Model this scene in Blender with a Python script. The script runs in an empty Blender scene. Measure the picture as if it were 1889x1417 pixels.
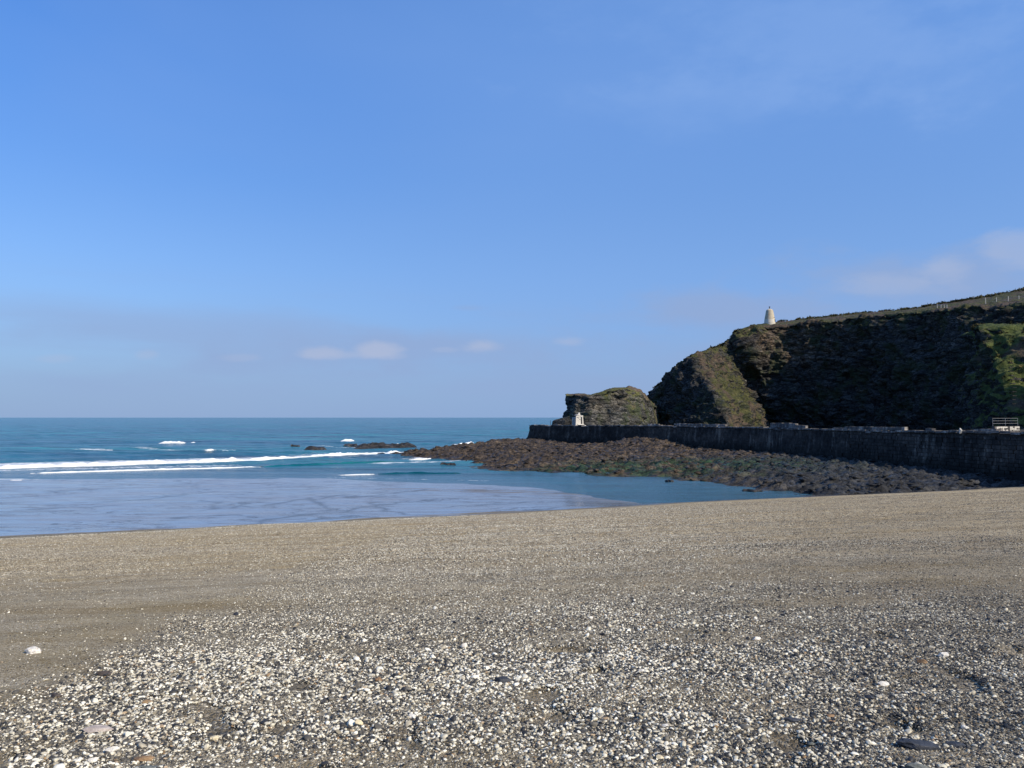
import bpy, math, random
import numpy as np
random.seed(7); rng = np.random.default_rng(7)
sc = bpy.context.scene
C = sc.collection
# ------------------------------------------------------------------ camera, sky, sun, exposure
F = 1430.0; CX = 944.5; HY = 770.0; EYE = 8.0          # focal length / horizon row in pixels of the photograph, eye height above the sea
cam_d = bpy.data.cameras.new('camera'); cam = bpy.data.objects.new('camera', cam_d); C.objects.link(cam)
cam_d.sensor_width = 36.0; cam_d.lens = F/1889*36; cam_d.clip_start = 0.1; cam_d.clip_end = 60000
cam.location = (0, 0, EYE); cam.rotation_euler = (math.radians(90)+math.atan((HY-708.5)/F), 0, 0)
sc.camera = cam
SUN_AZ = math.radians(125); SUN_EL = math.radians(35)    # azimuth clockwise from +Y
sdir = np.array([math.sin(SUN_AZ)*math.cos(SUN_EL), math.cos(SUN_AZ)*math.cos(SUN_EL), math.sin(SUN_EL)])
world = bpy.data.worlds.new('World'); sc.world = world; world.use_nodes = True
def build_world():
    nt = world.node_tree; nt.nodes.clear(); N = nt.nodes; L = nt.links
    out = N.new('ShaderNodeOutputWorld'); bg = N.new('ShaderNodeBackground'); bg.inputs['Strength'].default_value = 0.1
    sky = N.new('ShaderNodeTexSky'); sky.sky_type = 'NISHITA'; sky.sun_disc = False
    sky.sun_elevation = SUN_EL; sky.sun_rotation = SUN_AZ; sky.altitude = 0
    sky.air_density = 1.0; sky.dust_density = 0.3; sky.ozone_density = 2.5
    tc = N.new('ShaderNodeTexCoord'); sp = N.new('ShaderNodeSeparateXYZ'); L.new(tc.outputs['Generated'], sp.inputs[0])
    def math_(op, a, b=None, clamp=False):
        m = N.new('ShaderNodeMath'); m.operation = op; m.use_clamp = clamp
        for i, v in enumerate((a, b)):
            if v is None: continue
            if isinstance(v, (int, float)): m.inputs[i].default_value = v
            else: L.new(v, m.inputs[i])
        return m.outputs[0]
    def maprange(v, a, b, c, d, smooth=True):
        m = N.new('ShaderNodeMapRange'); m.interpolation_type = 'SMOOTHSTEP' if smooth else 'LINEAR'
        L.new(v, m.inputs[0])
        for i, q in enumerate((a, b, c, d)): m.inputs[1+i].default_value = q
        return m.outputs[0]
    def noise(scale, sx, sz, det=5, rough=0.55, off=(0, 0, 0), dist=0.0):
        mp = N.new('ShaderNodeMapping'); mp.inputs['Scale'].default_value = (sx, sx, sz); mp.inputs['Location'].default_value = off
        L.new(tc.outputs['Generated'], mp.inputs[0])
        n = N.new('ShaderNodeTexNoise'); n.inputs['Scale'].default_value = scale; n.inputs['Detail'].default_value = det
        n.inputs['Roughness'].default_value = rough; n.inputs['Distortion'].default_value = dist
        L.new(mp.outputs[0], n.inputs['Vector']); return n.outputs[0]
    def mixc(fac, a, b):
        m = N.new('ShaderNodeMix'); m.data_type = 'RGBA'
        if isinstance(fac, float): m.inputs[0].default_value = fac
        else: L.new(fac, m.inputs[0])
        for i, v in ((6, a), (7, b)):
            if isinstance(v, tuple): m.inputs[i].default_value = (*v, 1)
            else: L.new(v, m.inputs[i])
        return m.outputs[2]
    z = sp.outputs[2]
    g = N.new('ShaderNodeMix'); g.data_type = 'RGBA'; g.blend_type = 'MULTIPLY'; g.inputs[0].default_value = 1.0
    L.new(sky.outputs[0], g.inputs[6]); g.inputs[7].default_value = (*SKY_TINT, 1)
    hi = N.new('ShaderNodeMix'); hi.data_type = 'RGBA'; hi.blend_type = 'MULTIPLY'; L.new(maprange(z, 0.20, 0.50, 0.0, 1.0), hi.inputs[0]); L.new(g.outputs[2], hi.inputs[6]); hi.inputs[7].default_value = (1.02, 1.24, 1.36, 1); col = hi.outputs[2]
    U = math_('DIVIDE', sp.outputs[0], math_('MAXIMUM', sp.outputs[1], 0.02)); Vv = math_('DIVIDE', z, math_('MAXIMUM', sp.outputs[1], 0.02))
    cn = noise(5.0, 1.0, 2.2, 6, 0.6, (0.2, 0.7, 0.3), 0.0); cn2 = noise(16.0, 1.0, 2.0, 5, 0.6, (0.6, 0.1, 0.9), 0.0)
    def cloud(px, py, rx, ry, warp=0.9, edge=(0.0, 0.8)):          # a soft cloud round one direction of the sky
        a = math_('DIVIDE', math_('SUBTRACT', U, (px-944.5)/1430), rx/1430); b = math_('DIVIDE', math_('SUBTRACT', Vv, (770-py)/1430), ry/1430)
        d = math_('SQRT', math_('ADD', math_('MULTIPLY', a, a), math_('MULTIPLY', b, b)))
        w = math_('ADD', math_('MULTIPLY', math_('SUBTRACT', cn, 0.5), warp*3.0), math_('MULTIPLY', math_('SUBTRACT', cn2, 0.5), warp*1.5))
        return maprange(math_('SUBTRACT', math_('SUBTRACT', 1.0, d), w), edge[0], edge[1], 0.0, 1.0)
    # milky layer of haze low over the sea, all round the horizon
    hz = maprange(z, -0.02, 0.30, 0.93, 0.0)
    hz = math_('MULTIPLY', hz, maprange(z, 0.02, 0.55, 1.0, 0.6))
    col = mixc(hz, col, HAZE_COL)
    # high thin veil
    v = maprange(noise(1.25, 1.0, 2.2, 4, 0.5, (3.1, 1.7, 0.4), 0.3), 0.45, 0.75, 0.0, 0.22)
    v = math_('MULTIPLY', v, maprange(z, 0.10, 0.4, 0.2, 1.0))
    col = mixc(v, col, VEIL_COL)
    for (px, py, rx, ry, a_) in ((1560, 60, 600, 150, 0.42), (1300, 180, 360, 110, 0.25), (1850, 40, 260, 90, 0.25), (2350, 180, 500, 160, 0.3), (-700, 200, 500, 90, 0.25)):
        col = mixc(math_('MULTIPLY', cloud(px, py, rx, ry, 0.8, (0.0, 1.1)), a_), col, VEIL_COL)
    # a thin even veil, thickening from left to right
    col = mixc(math_('MULTIPLY', maprange(math_('ADD', math_('DIVIDE', sp.outputs[0], math_('ADD', math_('ABSOLUTE', sp.outputs[1]), 0.6)), 0.0), -0.38, 0.10, 0.0, 0.45), maprange(z, 0.02, 0.15, 0.3, 1.0)), col, (2.25, 4.2, 8.4))
    # low grey-violet banks, then sunlit puffs on them
    b = maprange(noise(2.6, 1.0, 6.5, 6, 0.5, (0.9, 0.3, 0.1), 0.2), 0.36, 0.66, 0.0, 0.6)
    b = math_('MULTIPLY', b, maprange(z, 0.005, 0.05, 0.15, 1.0)); b = math_('MULTIPLY', b, maprange(z, 0.09, 0.19, 1.0, 0.0))
    col = mixc(b, col, BANK_COL)
    for (px, py, rx, ry, a_) in ((850, 640, 480, 55, 0.6), (1330, 570, 300, 50, 0.75), (1720, 510, 340, 80, 0.8), (860, 568, 60, 10, 0.35), (60, 610, 160, 30, 0.3), (420, 680, 300, 30, 0.4), (2300, 560, 400, 70, 0.5)):
        col = mixc(math_('MULTIPLY', cloud(px, py, rx, ry, 0.6, (0.0, 0.9)), a_), col, BANK_COL)
    for (px, py, rx, ry, a_) in ((598, 650, 60, 17, 0.75), (690, 645, 58, 18, 0.9), (640, 655, 90, 11, 0.5), (893, 637, 52, 18, 0.75), (820, 645, 30, 7, 0.3), (1048, 630, 42, 14, 0.45), (270, 655, 32, 14, 0.35), (100, 662, 50, 12, 0.3), (450, 660, 40, 10, 0.3), (1735, 495, 75, 34, 0.55), (1650, 525, 150, 30, 0.4), (1890, 460, 80, 46, 0.5), (2400, 520, 200, 40, 0.5)):
        col = mixc(math_('MULTIPLY', cloud(px, py, rx, ry, 0.75, (0.0, 0.8)), a_), col, PUFF_COL)
    L.new(col, bg.inputs[0]); L.new(bg.outputs[0], out.inputs[0])
SKY_TINT = (0.74, 1.06, 1.50)
HAZE_COL = (2.65, 3.85, 6.3); VEIL_COL = (2.75, 4.35, 7.9); BANK_COL = (2.92, 4.05, 6.6); PUFF_COL = (4.1, 4.9, 6.9)
build_world()
sl = bpy.data.lights.new('sun', 'SUN'); sl.energy = 5.0; sl.angle = math.radians(0.55); sl.color = (1.0, 0.88, 0.68)
so = bpy.data.objects.new('sun', sl); C.objects.link(so); so.location = (0, 0, 200)
from mathutils import Vector, Matrix, Euler
so.rotation_euler = Vector((sdir[0], sdir[1], sdir[2])).to_track_quat('Z', 'Y').to_euler()
sc.view_settings.view_transform = 'Standard'; sc.view_settings.look = 'None'
sc.view_settings.exposure = 0.0; sc.view_settings.gamma = 1.0; sc.view_settings.use_curve_mapping = False
sc.cycles.max_bounces = 6; sc.cycles.transparent_max_bounces = 8

# ------------------------------------------------------------------ noise
_p = rng.permutation(4096).astype(np.int64)
_g = rng.normal(size=(4096, 3)); _g /= np.linalg.norm(_g, axis=1)[:, None]; _g = _g.astype(np.float32)
def perlin(x, y, z):
    x, y, z = np.broadcast_arrays(np.asarray(x, float), np.asarray(y, float), np.asarray(z, float))
    xi = np.floor(x).astype(np.int64); yi = np.floor(y).astype(np.int64); zi = np.floor(z).astype(np.int64)
    xf = x-xi; yf = y-yi; zf = z-zi
    u = xf*xf*xf*(xf*(xf*6-15)+10); v = yf*yf*yf*(yf*(yf*6-15)+10); w = zf*zf*zf*(zf*(zf*6-15)+10)
    def gr(i, j, k):
        h = _p[(_p[(_p[(xi+i) & 4095]+yi+j) & 4095]+zi+k) & 4095]
        g = _g[h]; return g[..., 0]*(xf-i)+g[..., 1]*(yf-j)+g[..., 2]*(zf-k)
    def lerp(a, b, t): return a+(b-a)*t
    return lerp(lerp(lerp(gr(0,0,0), gr(1,0,0), u), lerp(gr(0,1,0), gr(1,1,0), u), v),
                lerp(lerp(gr(0,0,1), gr(1,0,1), u), lerp(gr(0,1,1), gr(1,1,1), u), v), w)*1.5
def fbm(x, y, z=0.0, o=4, gain=0.5, ridged=False):
    s = 0; a = 1.0; f = 1.0
    for i in range(o):
        n = perlin(x*f+17.3*i, y*f-9.1*i, z*f+5.7*i)
        if ridged: n = 1-2*np.abs(n)
        s = s+a*n; a *= gain; f *= 2.03
    return s
def sstep(a, b, x): t = np.clip((x-a)/(b-a), 0, 1); return t*t*(3-2*t)

# ------------------------------------------------------------------ helpers
def at(px, py, Y):                                       # a pixel of the photograph at a chosen distance
    return np.array([(px-CX)/F*Y, Y, EYE-(py-HY)/F*Y])
def tag(o, label=None, cat=None, group=None, kind=None):
    if label: o['label'] = label
    if cat: o['category'] = cat
    if group: o['group'] = group
    if kind: o['kind'] = kind
    return o
def empty(name, loc, rz=0.0):
    o = bpy.data.objects.new(name, None); o.empty_display_size = 0.5; C.objects.link(o)
    o.location = tuple(float(v) for v in loc); o.rotation_euler = (0, 0, rz); return o
def mesh_obj(name, verts, faces, mat=None, parent=None, smooth=False, attrs=None, loc=None):
    me = bpy.data.meshes.new(name)
    verts = np.asarray(verts, dtype=np.float32)
    if isinstance(faces, np.ndarray):
        k = faces.shape[1]; n = len(faces)
        me.vertices.add(len(verts)); me.vertices.foreach_set('co', verts.ravel())
        me.loops.add(n*k); me.loops.foreach_set('vertex_index', faces.astype(np.int32).ravel())
        me.polygons.add(n); me.polygons.foreach_set('loop_start', np.arange(0, n*k, k, dtype=np.int32))
        me.update(calc_edges=True)
    else:
        me.from_pydata([tuple(map(float, v)) for v in verts], [], faces); me.update()
    if smooth: me.polygons.foreach_set('use_smooth', np.ones(len(me.polygons), dtype=bool))
    for nm, arr in (attrs or {}).items():
        a = me.attributes.new(nm, 'FLOAT', 'POINT'); a.data.foreach_set('value', np.asarray(arr, dtype=np.float32).ravel())
    if mat: me.materials.append(mat)
    o = bpy.data.objects.new(name, me); C.objects.link(o)
    if parent is not None: o.parent = parent
    if loc is not None: o.location = tuple(float(v) for v in loc)
    return o
def grid_faces(nr, nc):
    i = np.arange((nr-1)*(nc-1)); r = i//(nc-1); c = i % (nc-1); a = r*nc+c
    return np.stack([a, a+1, a+nc+1, a+nc], 1)
class MB:                                                # collects boxes and tubes into one mesh
    def __init__(s): s.v = []; s.f = []
    def box(s, c, d, rz=0.0, taper=0.0, jit=0.0):
        b = len(s.v); hx, hy, hz = d[0]/2, d[1]/2, d[2]/2; co, si = math.cos(rz), math.sin(rz)
        for dz in (-1, 1):
            for dx, dy in ((-1,-1),(1,-1),(1,1),(-1,1)):
                k = 1-taper*(dz > 0); x = dx*hx*k+random.uniform(-jit, jit); y = dy*hy*k+random.uniform(-jit, jit)
                s.v.append((c[0]+x*co-y*si, c[1]+x*si+y*co, c[2]+dz*hz+random.uniform(-jit, jit)))
        s.f += [[b+3,b+2,b+1,b],[b+4,b+5,b+6,b+7],[b,b+1,b+5,b+4],[b+1,b+2,b+6,b+5],[b+2,b+3,b+7,b+6],[b+3,b,b+4,b+7]]
        return s
    def tube(s, p, q, r, n=8):
        p = Vector(p); q = Vector(q); d = (q-p).normalized(); a = d.orthogonal().normalized(); e = d.cross(a); b = len(s.v)
        for o_ in (p, q):
            for k in range(n):
                t = 2*math.pi*k/n; s.v.append(tuple(o_+a*(r*math.cos(t))+e*(r*math.sin(t))))
        for k in range(n): s.f.append([b+k, b+(k+1) % n, b+n+(k+1) % n, b+n+k])
        s.f.append([b+k for k in range(n)][::-1]); s.f.append([b+n+k for k in range(n)]); return s
    def build(s, name, mat, parent=None, smooth=False, loc=None):
        return mesh_obj(name, s.v, s.f, mat, parent, smooth, loc=loc)

# ------------------------------------------------------------------ materials
class NT:
    def __init__(s, name):
        s.m = bpy.data.materials.new(name); s.m.use_nodes = True; s.t = s.m.node_tree; s.t.nodes.clear()
        s.out = s.t.nodes.new('ShaderNodeOutputMaterial'); s.b = s.t.nodes.new('ShaderNodeBsdfPrincipled')
        s.t.links.new(s.b.outputs[0], s.out.inputs[0]); s.geo = s.t.nodes.new('ShaderNodeNewGeometry')
    def l(s, a, b): s.t.links.new(a, b)
    def put(s, sock, v):
        if v is None: return
        if isinstance(v, tuple): sock.default_value = (*v, 1) if len(v) == 3 and sock.type == 'RGBA' else v
        elif isinstance(v, (int, float)): sock.default_value = v
        else: s.l(v, sock)
    def pos(s, sc_=(1,1,1), rot=(0,0,0), off=(0,0,0), src=None):
        mp = s.t.nodes.new('ShaderNodeMapping'); mp.inputs['Scale'].default_value = sc_; mp.inputs['Rotation'].default_value = rot
        mp.inputs['Location'].default_value = off
        s.l(src if src is not None else s.geo.outputs['Position'], mp.inputs[0]); return mp.outputs[0]
    def noise(s, scale, vec=None, det=4, rough=0.55, dist=0.0, color=False):
        n = s.t.nodes.new('ShaderNodeTexNoise'); n.inputs['Scale'].default_value = scale; n.inputs['Detail'].default_value = det
        n.inputs['Roughness'].default_value = rough; n.inputs['Distortion'].default_value = dist
        s.l(vec if vec is not None else s.geo.outputs['Position'], n.inputs['Vector']); return n.outputs[1 if color else 0]
    def voro(s, scale, vec=None, feature='F1', out='Distance', rand=1.0):
        n = s.t.nodes.new('ShaderNodeTexVoronoi'); n.inputs['Scale'].default_value = scale; n.feature = feature
        n.inputs['Randomness'].default_value = rand
        s.l(vec if vec is not None else s.geo.outputs['Position'], n.inputs['Vector']); return n.outputs[out]
    def attr(s, name):
        n = s.t.nodes.new('ShaderNodeAttribute'); n.attribute_name = name; return n.outputs['Fac']
    def ramp(s, fac, stops, interp='LINEAR'):
        n = s.t.nodes.new('ShaderNodeValToRGB'); n.color_ramp.interpolation = interp; e = n.color_ramp.elements
        while len(e) < len(stops): e.new(0.5)
        for q, (p, c) in zip(e, stops): q.position = p; q.color = (*c, 1) if len(c) == 3 else c
        s.l(fac, n.inputs[0]); return n.outputs[0]
    def mr(s, v, a, b, c=0.0, d=1.0, smooth=True):
        m = s.t.nodes.new('ShaderNodeMapRange'); m.interpolation_type = 'SMOOTHSTEP' if smooth else 'LINEAR'; s.put(m.inputs[0], v)
        for i, q in enumerate((a, b, c, d)): s.put(m.inputs[1+i], q)
        return m.outputs[0]
    def math(s, op, a, b=None, clamp=False):
        m = s.t.nodes.new('ShaderNodeMath'); m.operation = op; m.use_clamp = clamp; s.put(m.inputs[0], a); s.put(m.inputs[1], b); return m.outputs[0]
    def mix(s, f, a, b, blend='MIX'):
        m = s.t.nodes.new('ShaderNodeMix'); m.data_type = 'RGBA'; m.blend_type = blend
        s.put(m.inputs[0], f); s.put(m.inputs[6], a); s.put(m.inputs[7], b); return m.outputs[2]
    def bump(s, h, strength=0.5, dist=0.1, prev=None):
        n = s.t.nodes.new('ShaderNodeBump'); n.inputs['Strength'].default_value = strength; n.inputs['Distance'].default_value = dist
        s.l(h, n.inputs['Height'])
        if prev is not None: s.l(prev, n.inputs['Normal'])
        return n.outputs[0]
    def done(s, col=None, rough=None, normal=None, spec=None, ior=None):
        s.put(s.b.inputs['Base Color'], col); s.put(s.b.inputs['Roughness'], rough)
        if normal is not None: s.l(normal, s.b.inputs['Normal'])
        if spec is not None: s.put(s.b.inputs['Specular IOR Level'], spec)
        if ior is not None: s.put(s.b.inputs['IOR'], ior)
        return s.m

def mat_beach():
    n = NT('shingle_sand')
    wet = n.attr('wet'); coarse = n.attr('coarse')
    cell = n.voro(95.0, out='Color'); cellb = n.voro(38.0, out='Color')
    sc1 = n.t.nodes.new('ShaderNodeSeparateColor'); n.l(cell, sc1.inputs[0]); sc2 = n.t.nodes.new('ShaderNodeSeparateColor'); n.l(cellb, sc2.inputs[0])
    stops = [(0.0, (0.03,0.028,0.024)), (0.22, (0.10,0.088,0.067)), (0.45, (0.27,0.222,0.15)), (0.7, (0.47,0.40,0.29)), (0.88, (0.69,0.62,0.49)), (1.0, (0.84,0.79,0.68))]
    fine = n.ramp(sc1.outputs[0], stops); big = n.ramp(sc2.outputs[0], stops)
    grit = n.mix(n.math('MULTIPLY', coarse, 0.7), fine, big)
    sand = n.ramp(n.noise(240.0, det=2), [(0.3, (0.22,0.17,0.092)), (0.7, (0.46,0.365,0.205))])
    zone = n.mr(n.noise(0.22, n.pos((0.55, 1.6, 1), (0, 0, -0.39)), det=5, rough=0.6), 0.42, 0.62)
    keep = n.math('MAXIMUM', coarse, n.math('MULTIPLY', zone, 0.55))
    keep = n.mr(keep, 0.0, 1.0, 0.3, 0.85, False)
    col = n.mix(keep, sand, grit)
    # bands of darker damp sand and paler dry shingle, scuffed footprints to the right
    band = n.ramp(n.noise(0.55, n.pos((0.25, 2.2, 1), (0, 0, -0.39)), det=5, rough=0.65), [(0.34, (0.82,0.78,0.70)), (0.52, (1,1,1)), (0.68, (1.2,1.2,1.2))])
    col = n.mix(1.0, col, band, 'MULTIPLY')
    # close in, shade in gaps between coarse pebbles is painted into the ground
    sy = n.t.nodes.new('ShaderNodeSeparateXYZ'); n.l(n.geo.outputs['Position'], sy.inputs[0])
    stone_s = n.math('ADD', n.math('MULTIPLY', sy.outputs[0], -0.38), n.math('MULTIPLY', sy.outputs[1], 0.925))
    shing = n.voro(24.0, n.pos((1, 0.5, 1), (0, 0, 0)), out='Color'); s3 = n.t.nodes.new('ShaderNodeSeparateColor'); n.l(shing, s3.inputs[0])
    col = n.mix(n.mr(stone_s, 9.0, 20.0, 0.0, 0.6), col, n.mix(1.0, col, n.ramp(s3.outputs[0], [(0.0, (0.35,0.33,0.3)), (0.5, (0.95,0.95,0.95)), (0.9, (1.5,1.5,1.5)), (1.0, (2.2,2.2,2.2))]), 'MULTIPLY'))
    col = n.mix(n.math('MULTIPLY', coarse, n.mr(stone_s, 6.0, 16.0, 0.5, 0.15)), col, (0.045, 0.04, 0.032))
    dry = n.mr(sy.outputs[1], 9.0, 17.0); col = n.mix(n.math('MULTIPLY', dry, n.mr(stone_s, 56.0, 51.0)), col, n.mix(1.0, col, (1.27,1.22,1.13), 'MULTIPLY'))
    bsc = n.ramp(n.noise(2.2, n.pos((0.8,1.6,1), (0,0,-0.39)), det=6, rough=0.7), [(0.36, (0.82,0.79,0.74)), (0.55, (1,1,1)), (0.7, (1.1,1.1,1.1))])
    col = n.mix(0.8, col, bsc, 'MULTIPLY')
    # wet sand below the bank
    wn = n.noise(0.09, n.pos((0.5, 1.7, 1), (0, 0, -0.15)), det=6, rough=0.6, dist=0.6)
    runnel = n.mr(n.noise(0.35, n.pos((0.45, 1.3, 1), (0, 0, 0.35)), det=5, rough=0.62, dist=1.4), 0.478, 0.50)
    run2 = n.mr(n.noise(0.35, n.pos((0.45, 1.3, 1), (0, 0, 0.35)), det=5, rough=0.62, dist=1.4), 0.51, 0.54)
    line = n.math('MULTIPLY', n.math('SUBTRACT', runnel, run2), n.mr(n.noise(0.12, n.pos(off=(4,4,0)), det=3), 0.42, 0.56)); line = n.math('MAXIMUM', line, n.math('MULTIPLY', n.attr('runnel'), 1.0))
    wcol = n.ramp(wn, [(0.3, (0.15,0.13,0.11)), (0.7, (0.25,0.22,0.19))])
    wcol = n.mix(n.math('MULTIPLY', line, 0.8), wcol, (0.04, 0.035, 0.032))
    col = n.mix(wet, col, wcol)
    island = n.attr('dryish')
    rough = n.mix(wet, (0.9,0.9,0.9), n.mix(island, n.ramp(wn, [(0.35, (0.13,)*3), (0.62, (0.24,)*3)]), (0.55,)*3))
    col = n.mix(n.math('MULTIPLY', island, 0.8), col, (0.15, 0.12, 0.08)); damp = n.math('MULTIPLY', n.mr(n.math('ADD', stone_s, n.math('MULTIPLY', n.noise(0.3, det=5), 5.0)), 56.5, 59.0), n.math('SUBTRACT', 1.0, wet)); col = n.mix(n.math('MULTIPLY', damp, 0.65), col, (0.10, 0.085, 0.058))
    h = n.math('ADD', n.math('MULTIPLY', n.voro(95.0), -0.4), n.math('MULTIPLY', n.math('MULTIPLY', n.voro(38.0), coarse), -1.0))
    bs = n.t.nodes.new('ShaderNodeBump'); bs.inputs['Distance'].default_value = 0.02
    n.l(n.mr(wet, 0, 1, 0.9, 0.0), bs.inputs['Strength']); n.l(h, bs.inputs['Height'])
    rip = n.noise(2.2, n.pos((0.7, 1.6, 1), (0, 0, 0.3)), det=5, rough=0.6)
    rip = n.math('ADD', rip, n.math('MULTIPLY', n.noise(0.7, n.pos((0.4, 2.0, 1), (0, 0, 0.2)), det=5, rough=0.7), 2.0)); rip = n.math('SUBTRACT', rip, n.math('MULTIPLY', line, 0.6)); n.l(n.math('MULTIPLY', wet, n.math('MULTIPLY', n.mr(n.noise(0.5, n.pos((0.35, 1.5, 1), (0, 0, 0.1)), det=7, rough=0.7), 0.38, 0.58, 0.10, 0.72), n.math('SUBTRACT', 1.0, n.math('MAXIMUM', island, n.math('MULTIPLY', line, 0.85))))), n.b.inputs['Coat Weight']); n.l(n.mr(wn, 0.35, 0.65, 0.10, 0.22), n.b.inputs['Coat Roughness']); n.b.inputs['Coat IOR'].default_value = 1.5
    b2 = n.t.nodes.new('ShaderNodeBump'); b2.inputs['Distance'].default_value = 0.05
    n.l(n.math('MULTIPLY', wet, 0.30), b2.inputs['Strength']); n.l(rip, b2.inputs['Height']); n.l(bs.outputs[0], b2.inputs['Normal'])
    n.l(n.math('MULTIPLY', n.mr(wet, 0, 1, 0.25, 1.0), n.math('SUBTRACT', 1.0, n.math('MULTIPLY', line, 0.9))), n.b.inputs['Specular IOR Level'])
    return n.done(col, rough, b2.outputs[0], ior=1.45)

def mat_pebble():
    n = NT('pebble_stone')
    q = n.t.nodes.new('ShaderNodeAttribute'); q.attribute_type = 'INSTANCER'; q.attribute_name = 'shade'; r = q.outputs['Fac']
    oi = n.t.nodes.new('ShaderNodeObjectInfo')
    col = n.ramp(r, [(0.0, (0.022,0.024,0.028)), (0.12, (0.04,0.04,0.042)), (0.24, (0.085,0.08,0.072)), (0.38, (0.15,0.138,0.115)), (0.50, (0.27,0.24,0.18)),
                     (0.60, (0.42,0.38,0.30)), (0.71, (0.60,0.56,0.455)), (0.84, (0.76,0.72,0.61)), (0.93, (0.86,0.83,0.73))], 'CONSTANT')
    col = n.mix(n.mr(oi.outputs['Random'], 0.972, 0.974, 0.0, 0.75), col, (0.36,0.235,0.12))
    v = n.noise(60.0, det=3); col = n.mix(1.0, col, n.ramp(v, [(0.3, (0.82,0.79,0.73)), (0.7, (1.14,1.12,1.04))]), 'MULTIPLY')
    return n.done(col, 0.62, spec=0.35)

def mat_stone(name, c1, c2, scale=20.0, rough=0.75, vein=None, bump=0.4):
    n = NT(name); tc = n.t.nodes.new('ShaderNodeTexCoord')
    v = n.noise(scale, tc.outputs['Object'], det=6, rough=0.65); col = n.ramp(v, [(0.35, c1), (0.65, c2)])
    if vein: col = n.mix(n.mr(n.noise(scale*0.6, tc.outputs['Object'], det=5, dist=1.5), 0.56, 0.62), col, vein)
    return n.done(col, rough, n.bump(n.noise(scale*2, tc.outputs['Object'], det=5, rough=0.7), bump, 0.01), spec=0.3)

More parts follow.
